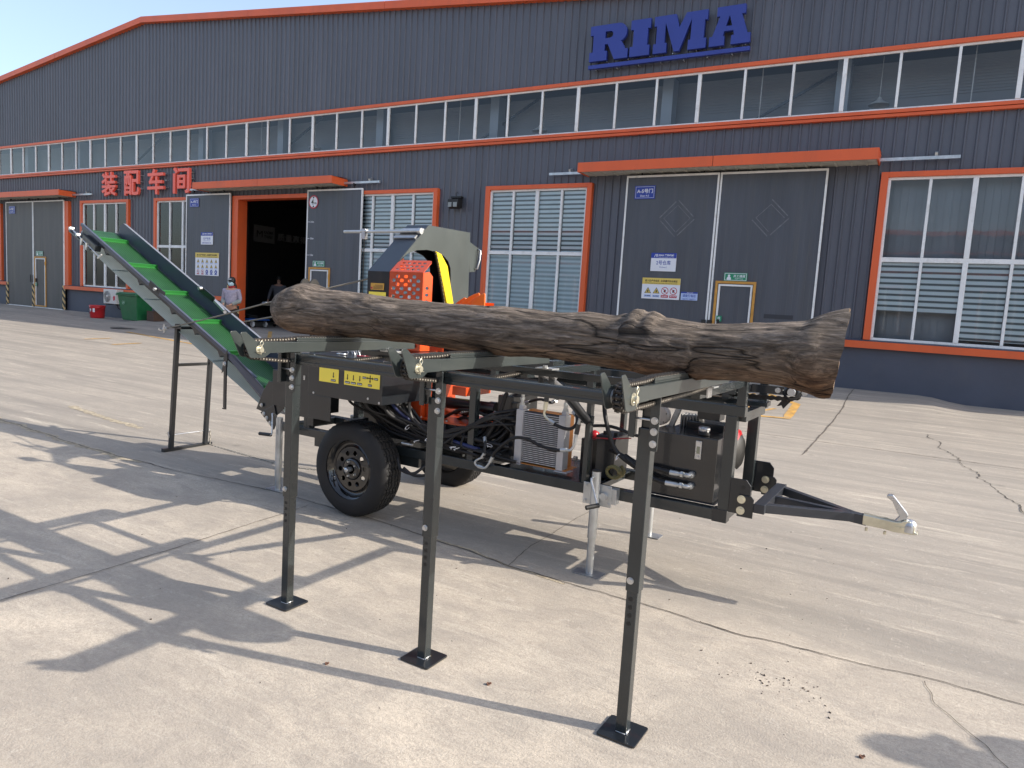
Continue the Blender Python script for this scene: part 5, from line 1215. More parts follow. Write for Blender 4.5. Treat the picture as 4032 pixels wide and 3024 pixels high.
# saw bar
s_ = MB().use(yel); s_.prism([(4.19, 1.872), (4.26, 1.858), (4.345, 1.775), (4.445, 1.50), (4.47, 1.25), (4.37, 1.25), (4.348, 1.50)], -3.235, -3.225, YZ)
s_.prism([(4.195, 1.866), (4.25, 1.84), (4.33, 1.74), (4.37, 1.62), (4.38, 1.25), (4.375, 1.25), (4.352, 1.50)], -3.225, -3.218, YZ); bar = P('saw_bar', s_)
s_ = MB().use(chaind)
for i in range(30):
    f_ = i/29; y_ = 4.185+(4.345-4.185)*f_**.8; z_ = 1.868-(1.868-1.45)*f_
    s_.box(-3.237, -3.222, y_-.010, y_+.003, z_-.005, z_+.004)
    if i % 2: s_.use(pinm).box(-3.221, -3.219, y_-.006, y_, z_-.002, z_+.003); s_.use(chaind)
P('saw_chain', s_, bar)
# perforated guard
gx0, gx1, gz0, gz1 = -3.258, -2.968, 1.17, 1.690
def slots(x0, x1, z0, z1, sw, sh, px, pz, stag=True):
    out = []; r_ = 0; z_ = z0+pz*.8
    while z_ < z1-pz*.6:
        x_ = x0+px*(.45 if not (stag and r_ % 2) else .95)
        while x_ < x1-px*.3: out.append(rrect(x_-sw/2, x_+sw/2, z_-sh/2, z_+sh/2, sh*.48, 3)); x_ += px
        z_ += pz; r_ += 1
    return out
g_ = MB().use(orange_m)
g_.mesh(curve_mesh([[(gx0, gz0), (gx1, gz0), (gx1, gz1), (gx0, gz1)]]+slots(gx0+.006, gx1, gz0+.01, gz1-.012, .034, .022, .0705, .0270), .004), Matrix.Translation((0, 3.738, 0)) @ XZ)
L_ = math.hypot(.10, .085); ang = math.atan2(.085, .10)
M = Matrix(((1, 0, 0, 0), (0, math.cos(ang), -math.sin(ang), 3.738), (0, math.sin(ang), math.cos(ang), gz1), (0, 0, 0, 1)))
top_o = [(gx0, 0), (gx1, 0), (gx1, L_*.8), (gx1-.012, L_*.97), (gx1-.03, L_), (gx0+.03, L_), (gx0+.012, L_*.97), (gx0, L_*.8)]
g_.mesh(curve_mesh([top_o]+[rrect(gx0+.03+i*.045+(0.01 if j else 0), gx0+.063+i*.045+(0.01 if j else 0), L_*(.22+.27*j)-.008, L_*(.22+.27*j)+.008, .0076, 3) for i in range(5) for j in range(3)], .004), M)
g_.mesh(curve_mesh([[(3.742, gz0), (3.84, gz0), (3.84, gz1-.02), (3.80, gz1+.01), (3.742, gz1-.001)]]+[rrect(3.765, 3.80, z_, z_+.02, .009, 3) for z_ in [1.22+.045*k for k in range(9)]], .004), Matrix.Translation((gx1-.002, 0, 0)) @ YZ)
g_.prism([(4.02, 1.60), (4.20, 1.60), (4.07, 1.835)], -3.44, -3.435, YZ)
P('saw_guard', g_)
s_ = MB().use(black).box(-3.45, -3.27, 4.10, 4.68, 1.1, 1.5); P('inner_cover', s_, hood)
s_ = MB().use(hoodg).box(-3.46, -3.26, 4.445, 4.70, 1.02, 1.25); s_.use(steelb).box(-3.46, -3.26, 3.742, 3.775, 1.06, 1.25); P('hood_post', s_, hood)
# orange log clamp with slanting fins
f_ = MB().use(orange_f)
for k, fp in enumerate(([(-3.09, 1.47), (-3.03, 1.515), (-3.0, 1.535), (-2.975, 1.548), (-2.955, 1.546), (-2.95, 1.50), (-2.95, 1.44), (-3.09, 1.44)],
                        [(-3.02, 1.46), (-2.97, 1.515), (-2.91, 1.555), (-2.86, 1.578), (-2.825, 1.588), (-2.815, 1.580), (-2.83, 1.44), (-3.02, 1.44)],
                        [(-2.93, 1.46), (-2.88, 1.52), (-2.83, 1.552), (-2.79, 1.572), (-2.775, 1.566), (-2.77, 1.44), (-2.93, 1.44)],
                        [(-2.86, 1.46), (-2.82, 1.53), (-2.77, 1.568), (-2.735, 1.586), (-2.722, 1.580), (-2.720, 1.44), (-2.86, 1.44)])):
    f_.prism(fp, 4.22-.035*k, 4.232-.035*k, XZ)
f_.box(-3.06, -2.73, 4.11, 4.23, 1.20, 1.47); f_.add([(-3.07, 4.235, 1.46), (-2.72, 4.235, 1.46), (-2.72, 4.235, 1.52), (-3.0, 4.235, 1.52)], [(0, 1, 2, 3)])
P('log_clamp', f_, bevel=.006)
s_ = MB().use(black)
for x in (-3.945, -3.855): s_.lathe([(0, -.004), (.044, -.004), (.048, 0), (.044, .006), (0, .008)], (x, 3.62, 1.566), 'x', 28, smooth=False)
s_.cyl((-3.94, 3.62, 1.572), (-3.85, 3.62, 1.572), .012, 12); s_.cyl((-3.90, 3.62, 1.56), (-3.90, 3.66, 1.10), .012, 10); P('pulley', s_)
s_ = MB().use(steelb).cyl((-4.655, 3.84, 1.407), (-4.35, 3.84, 1.412), .0135, 16); s_.use(zinc).tube([(-4.62, 3.832, 1.419), (-4.60, 3.832, 1.420)], .003, 5); s_.use(steelb).cyl((-4.36, 3.84, 1.41), (-3.95, 3.84, 1.10), .012, 12); P('lift_handle', s_)

# ---- splitter, ram and valve bodies under the deck
s_ = MB().use(orange_m); s_.box(-3.12, -2.985, 3.80, 4.15, .715, .957); s_.box(-3.125, -2.98, 3.798, 4.15, .895, .905)
s_.box(-3.13, -2.60, 3.79, 4.2, .700, .714); s_.box(-2.73, -2.62, 3.80, 4.1, .90, .958); s_.box(-2.98, -2.95, 3.85, 4.15, .714, .93)
sp = P('splitter_body', s_, bevel=.002)
s_ = MB().use(steelb); s_.prism([(-3.14, .80), (-3.03, .76), (-3.02, .735), (-3.14, .735)], 3.785, 3.797, XZ); s_.box(-3.06, -2.55, 3.80, 4.2, .55, .699); s_.box(-3.55, -3.1, 3.85, 4.2, .52, .80); P('splitter_base', s_, sp, bevel=.002)
s_ = MB().use(zinc)
for i in range(4): s_.bolt((-3.10+i*.11, 3.81, .714), (0, 0, 1), .008, .008)
P('bolt', s_, sp)
s_ = MB().use(steelb).cyl((-2.98, 4.0, .808), (-2.50, 4.0, .816), .040, 24); s_.cyl((-2.55, 4.0, .815), (-2.50, 4.0, .816), .046, 24); P('split_ram', s_)
s_ = MB().use(steelb).box(-2.42, -2.30, 3.88, 4.2, .50, .93); s_.box(-2.30, -2.26, 3.85, 3.9, .55, .90); P('valve_panel', s_, bevel=.006)
s_ = MB().use(orange_m).box(-3.20, -2.95, 3.90, 3.905, 1.14, 1.172).box(-3.16, -2.92, 3.93, 3.935, 1.165, 1.20); P('guard_foot', s_)

# ---- oil cooler
s_ = MB().use(orbox).box(-2.195, -1.895, 3.86, 3.95, .535, .862).box(-2.21, -1.86, 3.80, 3.96, .528, .533); cool = P('oil_cooler', s_, bevel=.002)
for x0, x1, f0, f1, xm in ((-2.225, -2.175, -2.26, -2.17, -2.20), (-1.925, -1.88, -1.93, -1.84, -1.90)):
    s_ = MB().use(aluf).box(x0, x1, 3.795, 3.87, .53, .868).box(f0, f1, 3.78, 3.87, .522, .528).box(xm-.016, xm+.016, 3.81, 3.85, .868, .892); P('end_tank', s_, cool, bevel=.003)
s_ = MB().use(alud).box(-2.176, -1.924, 3.815, 3.858, .54, .86)
P('core', s_, cool)
s_ = MB().use(aluf)
for i in range(26): s_.box(-2.175, -1.925, 3.800, 3.815, .545+i*.0122, .5495+i*.0122)
P('fins', s_, cool)
s_ = MB().use(galv)
for x in (-2.205, -1.90):
    s_.cyl((x, 3.83, .892), (x, 3.83, .908), .018, 6, smooth=False); s_.cyl((x, 3.83, .908), (x, 3.83, .928), .013, 14); s_.cyl((x, 3.83, .928), (x, 3.83, .942), .016, 6, smooth=False)
s_.tube([(-2.205, 3.83, .94), (-2.205, 3.83, .965), (-2.225, 3.82, .975), (-2.26, 3.81, .975)], .013, 10); s_.tube([(-1.90, 3.83, .94), (-1.90, 3.83, .965), (-1.93, 3.82, .98), (-1.955, 3.80, .96)], .010, 10)
s_.cyl((-1.855, 3.90, .60), (-1.835, 3.90, .60), .016, 6, smooth=False); P('fitting', s_, cool)

# ---- oil tank
s_ = MB().use(mat('tank_black', (.014, .015, .017), .20, var=.12, vscale=5, coat=.5, dirt=(.03, .03, .03), dscale=5, damt=.3)).box(-1.345, -.962, 3.795, 4.09, .508, .862); s_.box(-1.40, -.95, 3.80, 4.06, .500, .507)
tank = P('oil_tank', s_, bevel=.004)
s_ = MB().use(black).lathe([(0, 0), (.034, 0), (.034, .012), (.030, .016), (.030, .024)], (-1.065, 3.88, .860), 'z', 28); s_.use(zinc).lathe([(.031, .024), (.033, .030), (.033, .044), (.028, .050), (0, .052)], (-1.065, 3.88, .860), 'z', 28); P('filler_cap', s_, tank)
s_ = MB().use(zinc).box(-1.078, -1.045, 3.785, 3.795, .742, .842); s_.use(clearg).box(-1.071, -1.053, 3.783, 3.786, .772, .812); s_.use(zinc)
for z in (.832, .752): s_.bolt((-1.0615, 3.785, z), (0, -1, 0), .008, .006)
P('level_gauge', s_, tank, bevel=.001)
for z, dx in ((.652, 0), (.590, 0)):
    s_ = MB().use(galv); x = -1.085
    s_.cyl((x, 3.795, z), (x, 3.770, z), .018, 8, smooth=False); s_.tube([(x, 3.772, z), (x, 3.757, z), (x-.012, 3.750, z), (x-.035, 3.748, z)], .013, 12); s_.cyl((x-.035, 3.748, z), (x-.050, 3.748, z), .017, 6, smooth=False); s_.cyl((x-.052, 3.748, z), (x-.070, 3.748, z), .012, 12); s_.cyl((x-.066, 3.748, z), (x-.110-.02*(z < .6), 3.748, z), .0145, 14); P('hose_fitting', s_, tank)
# ---- engine
s_ = MB().use(steelb).box(-1.30, -.97, 4.09, 4.24, .56, .86); s_.box(-1.22, -1.0, 4.05, 4.2, .86, .905); s_.use(mat('engine_alloy', (.40, .40, .39), .45, .4, var=.15, vscale=30))
for i in range(7): s_.box(-1.27+i*.018, -1.262+i*.018, 4.09, 4.2, .86, .935)
s_.beam((-1.31, 4.05, .86), (-1.27, 4.05, .97), .03, .03)
eng = P('engine', s_, bevel=.003)
s_ = MB().use(mat('cover_metal', (.50, .46, .43), .45, .25, var=.12, vscale=10)).lathe([(.0, -.012), (.050, -.012), (.058, -.006), (.058, .03), (0, .03)], (-1.375, 4.03, .918), 'y', 32, smooth=False); s_.use(steelb)
for i in range(5): a = R(i*72+20); s_.cyl((-1.375+.045*math.cos(a), 4.018, .918+.045*math.sin(a)), (-1.375+.045*math.cos(a), 4.016, .918+.045*math.sin(a)), .004, 8)
P('muffler', s_, eng)
s_ = MB().use(steelb).box(-1.16, -1.03, 4.05, 4.16, .925, .985)
for i in range(9): s_.box(-1.155+i*.0135, -1.148+i*.0135, 4.045, 4.16, .985, .988)
P('air_filter', s_, eng, bevel=.008)
s_ = MB().use(red_m).lathe([(.115, -.10), (.120, -.02), (.105, .012), (.08, .022)], (-.955, 4.19, .765), 'x', 36); s_.box(-1.07, -.98, 4.08, 4.20, .862, .898); P('fan_shroud', s_, eng, bevel=.01)
s_ = MB().use(black).lathe([(.104, .012), (.08, .030), (.0, .035)], (-.950, 4.19, .745), 'x', 30)
for i in range(12): s_.beam((-.905, 4.08+i*.02, .66), (-.905, 4.08+i*.02, .83), .003, .003)
P('fan_grille', s_, eng)
s_ = MB().use(steelb).box(-1.72, -1.60, 3.92, 4.14, .505, .745); s_.box(-1.725, -1.595, 3.915, 4.145, .745, .765); s_.use(black).cyl((-1.69, 3.97, .765), (-1.69, 3.97, .785), .012, 10); s_.cyl((-1.62, 3.97, .765), (-1.62, 3.97, .785), .012, 10); P('battery', s_, bevel=.004)
s_ = MB().use(red_m); s_.lathe([(0, -.03), (.025, -.025), (.036, 0), (.025, .025), (0, .03)], (-1.80, 4.06, .73), 'x', 20); s_.use(steelb).box(-1.84, -1.76, 3.96, 4.02, .50, .72); P('fuel_filter', s_)
s_ = MB().use(red_m).tube(bez([(-1.75, 3.9, .745), (-1.68, 3.87, .755), (-1.60, 3.88, .762), (-1.50, 3.92, .775)]), .004, 6); P('battery_cable', s_)
s_ = MB().use(hos_y)
pts = [(-1.59+.045*math.cos(t*.35), 3.88+.01*math.sin(t*.2)+.002*t, .555+.035*math.sin(t*.35)) for t in range(40)]
s_.tube(pts, .010, 8); P('coiled_hose', s_)

# ---- hydraulic hoses
def hs(pts, r_=.0095, mt=hose, ends=True, k=7, parent=None):
    b = MB().use(mt).tube(bez(pts, k), r_, 9)
    if ends:
        b.use(galv)
        for p, q in ((pts[0], pts[1]), (pts[-1], pts[-2])):
            p = Vector(p); q = Vector(q); d_ = (q-p).normalized(); b.cyl(p-d_*.004, p+d_*.035, r_*1.25, 10)
    P('hose', b, parent)
hs([(-2.40, 3.70, .545), (-2.385, 3.70, .57), (-2.395, 3.72, .63), (-2.42, 3.75, .66)], .0095)
hs([(-2.335, 3.70, .530), (-2.30, 3.70, .60), (-2.19, 3.70, .697), (-2.09, 3.70, .712), (-2.0, 3.72, .680), (-1.90, 3.71, .672), (-1.815, 3.70, .685)], .0105)
b = MB().use(galv).tube(bez([(-2.40, 3.70, .545), (-2.445, 3.70, .515), (-2.445, 3.70, .492), (-2.41, 3.70, .480), (-2.37, 3.70, .484), (-2.335, 3.70, .53)]), .0075, 10); b.cyl((-2.425, 3.70, .484), (-2.39, 3.70, .480), .012, 6, smooth=False); P('elbow_fitting', b)
b = MB().use(galv).tube(bez([(-1.815, 3.70, .685), (-1.785, 3.70, .69), (-1.765, 3.70, .72), (-1.76, 3.70, .75)]), .0085, 10); b.cyl((-1.76, 3.70, .75), (-1.755, 3.70, .79), .012, 6, smooth=False); b.use(steelb).cyl((-1.755, 3.70, .79), (-1.745, 3.70, .85), .015, 6, smooth=False); b.use(galv).cyl((-1.745, 3.70, .85), (-1.738, 3.70, .885), .011, 10); P('check_valve', b)
b = MB().use(steelb).cyl((-1.965, 3.70, 1.0), (-1.968, 3.70, .955), .016, 6, smooth=False); b.use(zincy).cyl((-1.968, 3.70, .955), (-1.972, 3.70, .905), .014, 6, smooth=False); b.tube(bez([(-1.972, 3.70, .905), (-1.975, 3.70, .875), (-1.955, 3.70, .855), (-1.925, 3.70, .84)]), .0085, 10); P('elbow_fitting', b)
hs([(-1.935, 3.70, .845), (-1.88, 3.70, .820), (-1.804, 3.70, .812), (-1.765, 3.71, .845), (-1.775, 3.73, .89), (-1.81, 3.76, .905)], .0105)
hs([(-2.26, 3.81, .975), (-2.31, 3.80, .95), (-2.36, 3.80, .80), (-2.46, 3.79, .62), (-2.55, 3.80, .56)], .014)
hs([(-1.955, 3.80, .955), (-2.0, 3.82, .935), (-2.10, 3.86, .94), (-2.22, 3.90, .90)], .009)
hs([(-1.66, 3.84, 1.0), (-1.62, 3.80, .88), (-1.55, 3.80, .72), (-1.42, 3.79, .64), (-1.28, 3.76, .60)], .013, ends=False)
hs([(-1.76, 3.86, .82), (-1.60, 3.84, .84), (-1.44, 3.84, .81), (-1.36, 3.9, .80)], .0095, ends=False)
hs([(-1.195, 3.748, .652), (-1.28, 3.75, .660), (-1.40, 3.78, .665), (-1.50, 3.85, .68)], .0125, ends=False)
hs([(-1.215, 3.748, .590), (-1.28, 3.75, .600), (-1.38, 3.77, .635), (-1.48, 3.80, .68), (-1.60, 3.85, .70)], .0125, ends=False)
rnd = random.Random(11)
for i in range(16):
    z_ = .55+rnd.random()*.22; hs([(-3.3+rnd.random()*.3, 3.95+rnd.random()*.2, z_+.12), (-3.0, 3.92+rnd.random()*.25, z_-.04), (-2.7, 3.88+rnd.random()*.25, z_+rnd.random()*.1), (-2.45, 3.90+rnd.random()*.2, z_+.05), (-2.25, 4.0, z_+.1)], .011, hose, ends=False)
for i in range(26):
    x0 = -3.45+rnd.random()*.42; x1 = x0+.25+rnd.random()*.45; x2 = -2.42+rnd.random()*.2
    y0 = 3.50+rnd.random()*.22; zlow = .53+rnd.random()*.10
    pts = [(x0, y0, .835), (x0+.03+rnd.random()*.05, y0+.03, .74+rnd.random()*.04), (x0+.18+rnd.random()*.1, 3.70+rnd.random()*.05, zlow+.07), (x1+.2, 3.74+rnd.random()*.06, zlow), (x2-.15, 3.78+rnd.random()*.1, zlow+.02), (x2, 3.84+rnd.random()*.15, zlow+.10+rnd.random()*.2)]
    hs(pts, .0085+rnd.random()*.004, hoseb if i in (14,) else hose, ends=(i % 6 == 0), k=6)
for i in range(7):
    hs([(-3.0+rnd.random()*.2, 3.76, .60+rnd.random()*.05), (-2.75, 3.71, .57+rnd.random()*.08), (-2.6, 3.72, .64+rnd.random()*.08), (-2.4, 3.76, .72+rnd.random()*.1), (-2.25, 3.85, .68+rnd.random()*.2)], .0095, hose, ends=False)
for i in range(5):
    hs([(-2.95+i*.09, 3.80, .70), (-2.90+i*.08, 3.74, .64), (-2.86+i*.07, 3.73, .585), (-2.70+i*.05, 3.76, .56)], .008, hose, ends=False)
hs([(-2.985, 3.74, .93), (-3.0, 3.70, .86), (-2.99, 3.69, .76), (-2.93, 3.70, .68), (-2.86, 3.74, .64)], .011, mat('hose_grey', (.07, .07, .065), .5), ends=False)
hs([(-2.95, 3.6, .40), (-2.88, 3.62, .36), (-2.80, 3.66, .37), (-2.76, 3.72, .43)], .010, ends=False); hs([(-3.02, 3.62, .45), (-2.97, 3.60, .385), (-2.88, 3.62, .37), (-2.84, 3.70, .42)], .010, ends=False)
tie = MB().use(mat('cable_tie', (.68, .68, .70), .5))
for x, y, z, a in ((-2.98, 3.66, .66, .6), (-2.83, 3.69, .60, .8), (-2.92, 3.685, .575, 1.3), (-2.63, 3.70, .575, 1.45), (-2.60, 3.70, .57, 1.2), (-2.38, 3.745, .62, 1.9), (-1.52, 3.775, .68, .5)):
    tie.tube([(x+.020*math.cos(t*.524)*math.sin(a), y+.020*math.sin(t*.524), z+.022*math.cos(t*.524)*math.cos(a)) for t in range(12)], .0022, 5, closed=True); tie.cyl((x, y-.02, z), (x+.008, y-.03, z-.006), .003, 6)
tie.mats and P('cable_tie', tie)
s_ = MB().use(zinc).cyl((-3.02, 3.66, .548), (-2.96, 3.66, .548), .010, 12); s_.cyl((-2.96, 3.66, .548), (-2.93, 3.66, .548), .0075, 8); P('quick_coupling', s_)

# ---- outfeed conveyor
D = Vector((-.9010, 0, .4338)); N = Vector((.4338, 0, .9010)); B0 = Vector((-4.45, 0, .678))
def CV(s, y, t): p = B0+D*s+N*t; return Vector((p.x, y, p.z))
def cbox(b, s0, s1, y0, y1, t0, t1):
    b.add([CV(s0,y0,t0), CV(s1,y0,t0), CV(s1,y1,t0), CV(s0,y1,t0), CV(s0,y0,t1), CV(s1,y0,t1), CV(s1,y1,t1), CV(s0,y1,t1)], [(0,3,2,1),(4,5,6,7),(0,1,5,4),(1,2,6,5),(2,3,7,6),(3,0,4,7)][::1])
Lc = 3.19
c = MB().use(convp); cbox(c, .30, Lc, 3.835, 3.841, -.030, 0); cbox(c, .30, Lc, 3.841, 3.858, -.004, 0)
c.use(steelb); cbox(c, .40, Lc-.02, 3.845, 3.875, -.062, -.022)
conv = P('outfeed_conveyor', c, bevel=.001)
c = MB().use(convp); 
c.add([CV(.02, 4.2, -.16), CV(3.16, 4.2, -.16), CV(3.16, 4.2, .04), CV(3.11, 4.2, .078), CV(.02, 4.2, .078)]+[CV(.02, 4.205, -.16), CV(3.16, 4.205, -.16), CV(3.16, 4.205, .04), CV(3.11, 4.205, .078), CV(.02, 4.205, .078)], [(0, 1, 2, 3, 4), (9, 8, 7, 6, 5), (0, 5, 6, 1), (1, 6, 7, 2), (2, 7, 8, 3), (3, 8, 9, 4), (4, 9, 5, 0)])
c.use(mat('edge_pale', (.14, .15, .18), .4)); cbox(c, .02, 3.11, 4.1975, 4.2225, .078, .083)
P('side_plate', c, conv)
# flared lower side plate
c = MB().use(convp)
q = [CV(.66, 3.83, .012), CV(.60, 3.83, .03), CV(0, 3.80, -.02), CV(-.06, 3.80, -.10), CV(.02, 3.83, -.14), CV(.66, 3.83, -.035)]
c.add(q+[p+Vector((0, .004, 0)) for p in q], [(0, 1, 2, 3, 4, 5), (11, 10, 9, 8, 7, 6)]+[(i, 6+i, 6+(i+1) % 6, (i+1) % 6) for i in range(6)])
q = [CV(.66, 3.83, .012), CV(0, 3.80, -.022), CV(-.06, 3.80, -.09), CV(-.10, 3.90, -.12), CV(.35, 3.885, -.045)]
c.add(q+[p+N*.004 for p in q], [(0, 1, 2, 3, 4), (9, 8, 7, 6, 5)])
P('flared_plate', c, conv)
c = MB().use(beltg); cbox(c, .02, Lc-.02, 3.862, 4.190, -.058, -.053)
belt = P('belt', c, conv)
c = MB().use(beltu); n = 60
vs = []
for i in range(n+1):
    s_v = .02+(Lc-.1)*i/n; tt = -.185-.012*math.sin(math.pi*i/n)
    vs += [CV(s_v, 3.862, tt), CV(s_v, 4.190, tt)]
c.add(vs, [(2*i, 2*i+1, 2*i+3, 2*i+2) for i in range(n)], True)
for s_v in (2.55, 1.97, 1.42, .86): cbox(c, s_v, s_v+.006, 3.864, 4.188, -.19, -.182)
for i in range(70): s_v = .02+i*.0145; c.add([CV(s_v, 3.862, -.186), CV(s_v+.010, 3.862, -.186), CV(s_v+.005, 3.852, -.187)], [(0, 1, 2)])
P('return_belt', c, conv)
cl = MB().use(mat('cleat_green', (.020, .15, .030), .4))
for k in range(6):
    s_v = 2.93-k*.545
    if s_v > 0: cl = MB().use(mat('cleat_green', (.020, .15, .030), .4)); cbox(cl, s_v, s_v+.010, 3.866, 4.186, -.053, -.022); cbox(cl, s_v-.016, s_v, 3.866, 4.186, -.053, -.047); P('cleat', cl, conv)
c = MB().use(galv); p = CV(3.13, 0, -.105); c.cyl((p.x, 3.85, p.z), (p.x, 4.195, p.z), .052, 28); drum = P('drum', c, conv)
c = MB().use(beltg)
vs = []
for i in range(15):
    a = R(-10+i*14); pt = p+(N*math.cos(a)+D*math.sin(a))*.054
    vs += [(pt.x, 3.864, pt.z), (pt.x, 4.188, pt.z)]
c.add(vs, [(2*i, 2*i+2, 2*i+3, 2*i+1) for i in range(14)], True); P('belt_end', c, conv)
c = MB().use(steelb); cbox(c, 2.84, 3.14, 3.842, 3.85, -.13, -.03); cbox(c, 2.86, 3.28, 3.79, 3.842, -.14, -.122); cbox(c, 2.80, 3.05, 3.80, 3.86, -.12, -.06); P('tension_bracket', c, conv, bevel=.002)
c = MB().use(zinc)
a_ = CV(3.24, 3.80, -.10); b_ = CV(2.70, 3.80, -.125); c.cyl(a_, b_, .006, 10)
for s_v in (3.26, 3.12): q_ = CV(s_v, 3.80, -.10); c.cyl(q_-Vector((0, .02, 0)), q_+Vector((0, .02, 0)), .018, 6, smooth=False)
q_ = CV(2.70, 3.80, -.125); c.beam(q_+Vector((-.03, 0, -.015)), q_+Vector((.04, 0, .02)), .012, .012)
for s_v in (3.02, 2.92): q_ = CV(s_v, 3.79, -.13); c.beam(q_-Vector((0, 0, .03)), q_+Vector((0, 0, .035)), .02, .02, (1, 0, 0))
P('tension_screw', c, conv)
# undercarriage strips, latches, scrapers
c = MB().use(steelb)
for s_v in (2.66, 2.05, 1.50, 1.13, .75): c.add([CV(s_v, 3.85, -.055), CV(s_v+.10, 3.85, -.055), CV(s_v+.03, 3.85, -.10), CV(s_v, 4.19, -.055), CV(s_v+.10, 4.19, -.055), CV(s_v+.03, 4.19, -.10)], [(0, 1, 2), (5, 4, 3), (0, 2, 5, 3), (1, 4, 5, 2)])
c.beam(CV(1.75, 3.84, .0), CV(1.93, 3.84, .0), .010, .06); c.beam(CV(1.80, 3.825, .02), CV(1.66, 3.825, .03), .006, .035)
c.beam(CV(1.50, 4.19, .085), CV(1.72, 4.19, .085), .012, .055); c.beam(CV(1.58, 4.19, .09), CV(1.48, 4.19, .10), .01, .03)
P('latch', c, conv, bevel=.002)
c = MB().use(zinc)
q_ = CV(1.79, 3.82, .01); c.cyl(q_, q_+Vector((.0, -.02, 0)), .016, 10); q_ = CV(1.68, 4.18, .10); c.cyl(q_, q_+Vector((0, -.03, 0)), .018, 10); c.beam(CV(1.46, 4.18, .085), CV(1.30, 4.18, .07), .02, .02); q_ = CV(1.28, 4.18, .07); c.cyl(q_, q_+Vector((.02, -.02, 0)), .014, 8)
P('latch_pin', c, conv)
# fold strut and lower housing
c = MB().use(steelb).box(-5.095, -5.065, 3.815, 3.827, .52, .90); c.prism([(-5.095, .52), (-5.065, .52), (-5.065, .50), (-5.105, .50), (-5.105, .51), (-5.085, .51)], 3.815, 3.827, XZ); c.prism([(-5.13, .80), (-5.10, .94), (-5.06, 1.0), (-5.06, .86)], 3.82, 3.826, XZ)
P('fold_strut', c, conv); c = MB().use(zinc).bolt((-5.08, 3.815, .885), (0, -1, 0), .014, .014); P('bolt', c, conv)
c = MB().use(steelb); c.prism([(-4.66, .56), (-4.44, .52), (-4.34, .60), (-4.36, .80), (-4.52, .80), (-4.58, .72)], 3.80, 3.81, XZ); c.prism([(-4.60, .54), (-4.44, .42), (-4.40, .50), (-4.44, .62)], 3.79, 3.80, XZ)
c.box(-4.45, -4.05, 3.78, 3.82, .62, .90); P('lower_housing', c, conv, bevel=.002); c = MB().use(steelb).box(-4.42, -4.36, 4.20, 4.26, .45, .9); P('rear_bracket', c, conv, bevel=.002)
c = MB().use(zinc)
for x, z in ((-4.555, .535), (-4.52, .505), (-4.48, .47), (-4.585, .60)): c.bolt((x, 3.79, z), (0, -1, 0), .012, .010)
P('bolt', c, conv)
# stand
c = MB().use(steelb)
for y in (3.865, 4.215): c.beam((-5.885, y, .03), (-5.80, y, 1.17), .036, .036, (0, 1, 0))
c.box(-5.93, -5.89, 3.80, 4.30, .002, .034); c.beam((-5.835, 3.88, .80), (-5.835, 4.20, .80), .026, .026); c.box(-5.86, -5.70, 3.83, 4.24, 1.13, 1.15)
st = P('conveyor_stand', c, bevel=.002)
c = MB().use(zinc).cyl((-5.885, 3.84, .155), (-5.885, 4.24, .155), .0055, 10); c.tube([(-5.885, 3.842, .155), (-5.90, 3.835, .175), (-5.88, 3.835, .19), (-5.875, 3.84, .155), (-5.87, 3.84, .135)], .0025, 6); c.tube([(-5.885+.013*math.cos(t*.6), 4.255, .155+.013*math.sin(t*.6)) for t in range(10)], .004, 6, closed=True); P('pin', c, st)
# stay ropes to the hood
c = MB().use(ropem).tube([(-5.86, 3.81, 1.130), (-5.2, 3.815, 1.270), (-4.49, 3.82, 1.436), (-3.46, 3.83, 1.655)], .0065, 8); P('stay_rope', c, conv)
c = MB().use(ropem).tube([(-6.0, 4.24, 1.105), (-5.477, 4.24, 1.205), (-5.0, 4.24, 1.290), (-3.46, 4.24, 1.56)], .0065, 8); P('stay_rope', c, conv)
c = MB().use(zinc); 
for y in (3.80, 4.24):
    c.beam((-5.96, y, 1.108), (-5.86, y, 1.128), .014, .022); c.cyl((-5.93, y-.03, 1.115), (-5.93, y+.03, 1.115), .011, 10); c.cyl((-5.90, y, 1.085), (-5.90, y, 1.16), .009, 8); c.cyl((-5.88, y-.02, 1.128), (-5.88, y+.01, 1.128), .014, 6, smooth=False)
P('rope_clamp', c, conv)
# loose chain on the slab
cp = bez([(-5.885, 4.265, .15), (-5.885, 4.27, .06), (-5.86, 4.26, .012), (-5.6, 4.23, .012), (-5.2, 4.20, .012), (-4.7, 4.18, .012), (-4.3, 4.30, .012), (-4.0, 4.30, .012)], 12)
L_ = MB().use(mat('link_steel', (.33, .31, .27), .4, .7, var=.3, vscale=50)); d_acc = 0; last = cp[0]; k = 0; pos = []
for a_, b_ in zip(cp, cp[1:]):
    n_ = max(1, int((b_-a_).length/.004))
    for i in range(n_): pos.append(a_.lerp(b_, i/n_))
prev = pos[0]; centers = [pos[0]]
for p_ in pos:
    if (p_-centers[-1]).length >= .026: centers.append(p_)
for i in range(len(centers)-1):
    a_, b_ = centers[i], centers[i+1]; t_ = (b_-a_).normalized(); u_ = t_.cross(Vector((0, 0, 1)))
    if u_.length < .1: u_ = Vector((1, 0, 0))
    u_.normalize(); v_ = t_.cross(u_)
    w_ = u_ if i % 2 else v_; w_ = (w_+(v_ if i % 2 else u_)*.35).normalized(); m_ = (a_+b_)/2
    L_.tube([m_+t_*(.018*math.cos(q*.785))+w_*(.0085*math.sin(q*.785)) for q in range(8)], .0032, 5, closed=True)
P('safety_chain', L_)

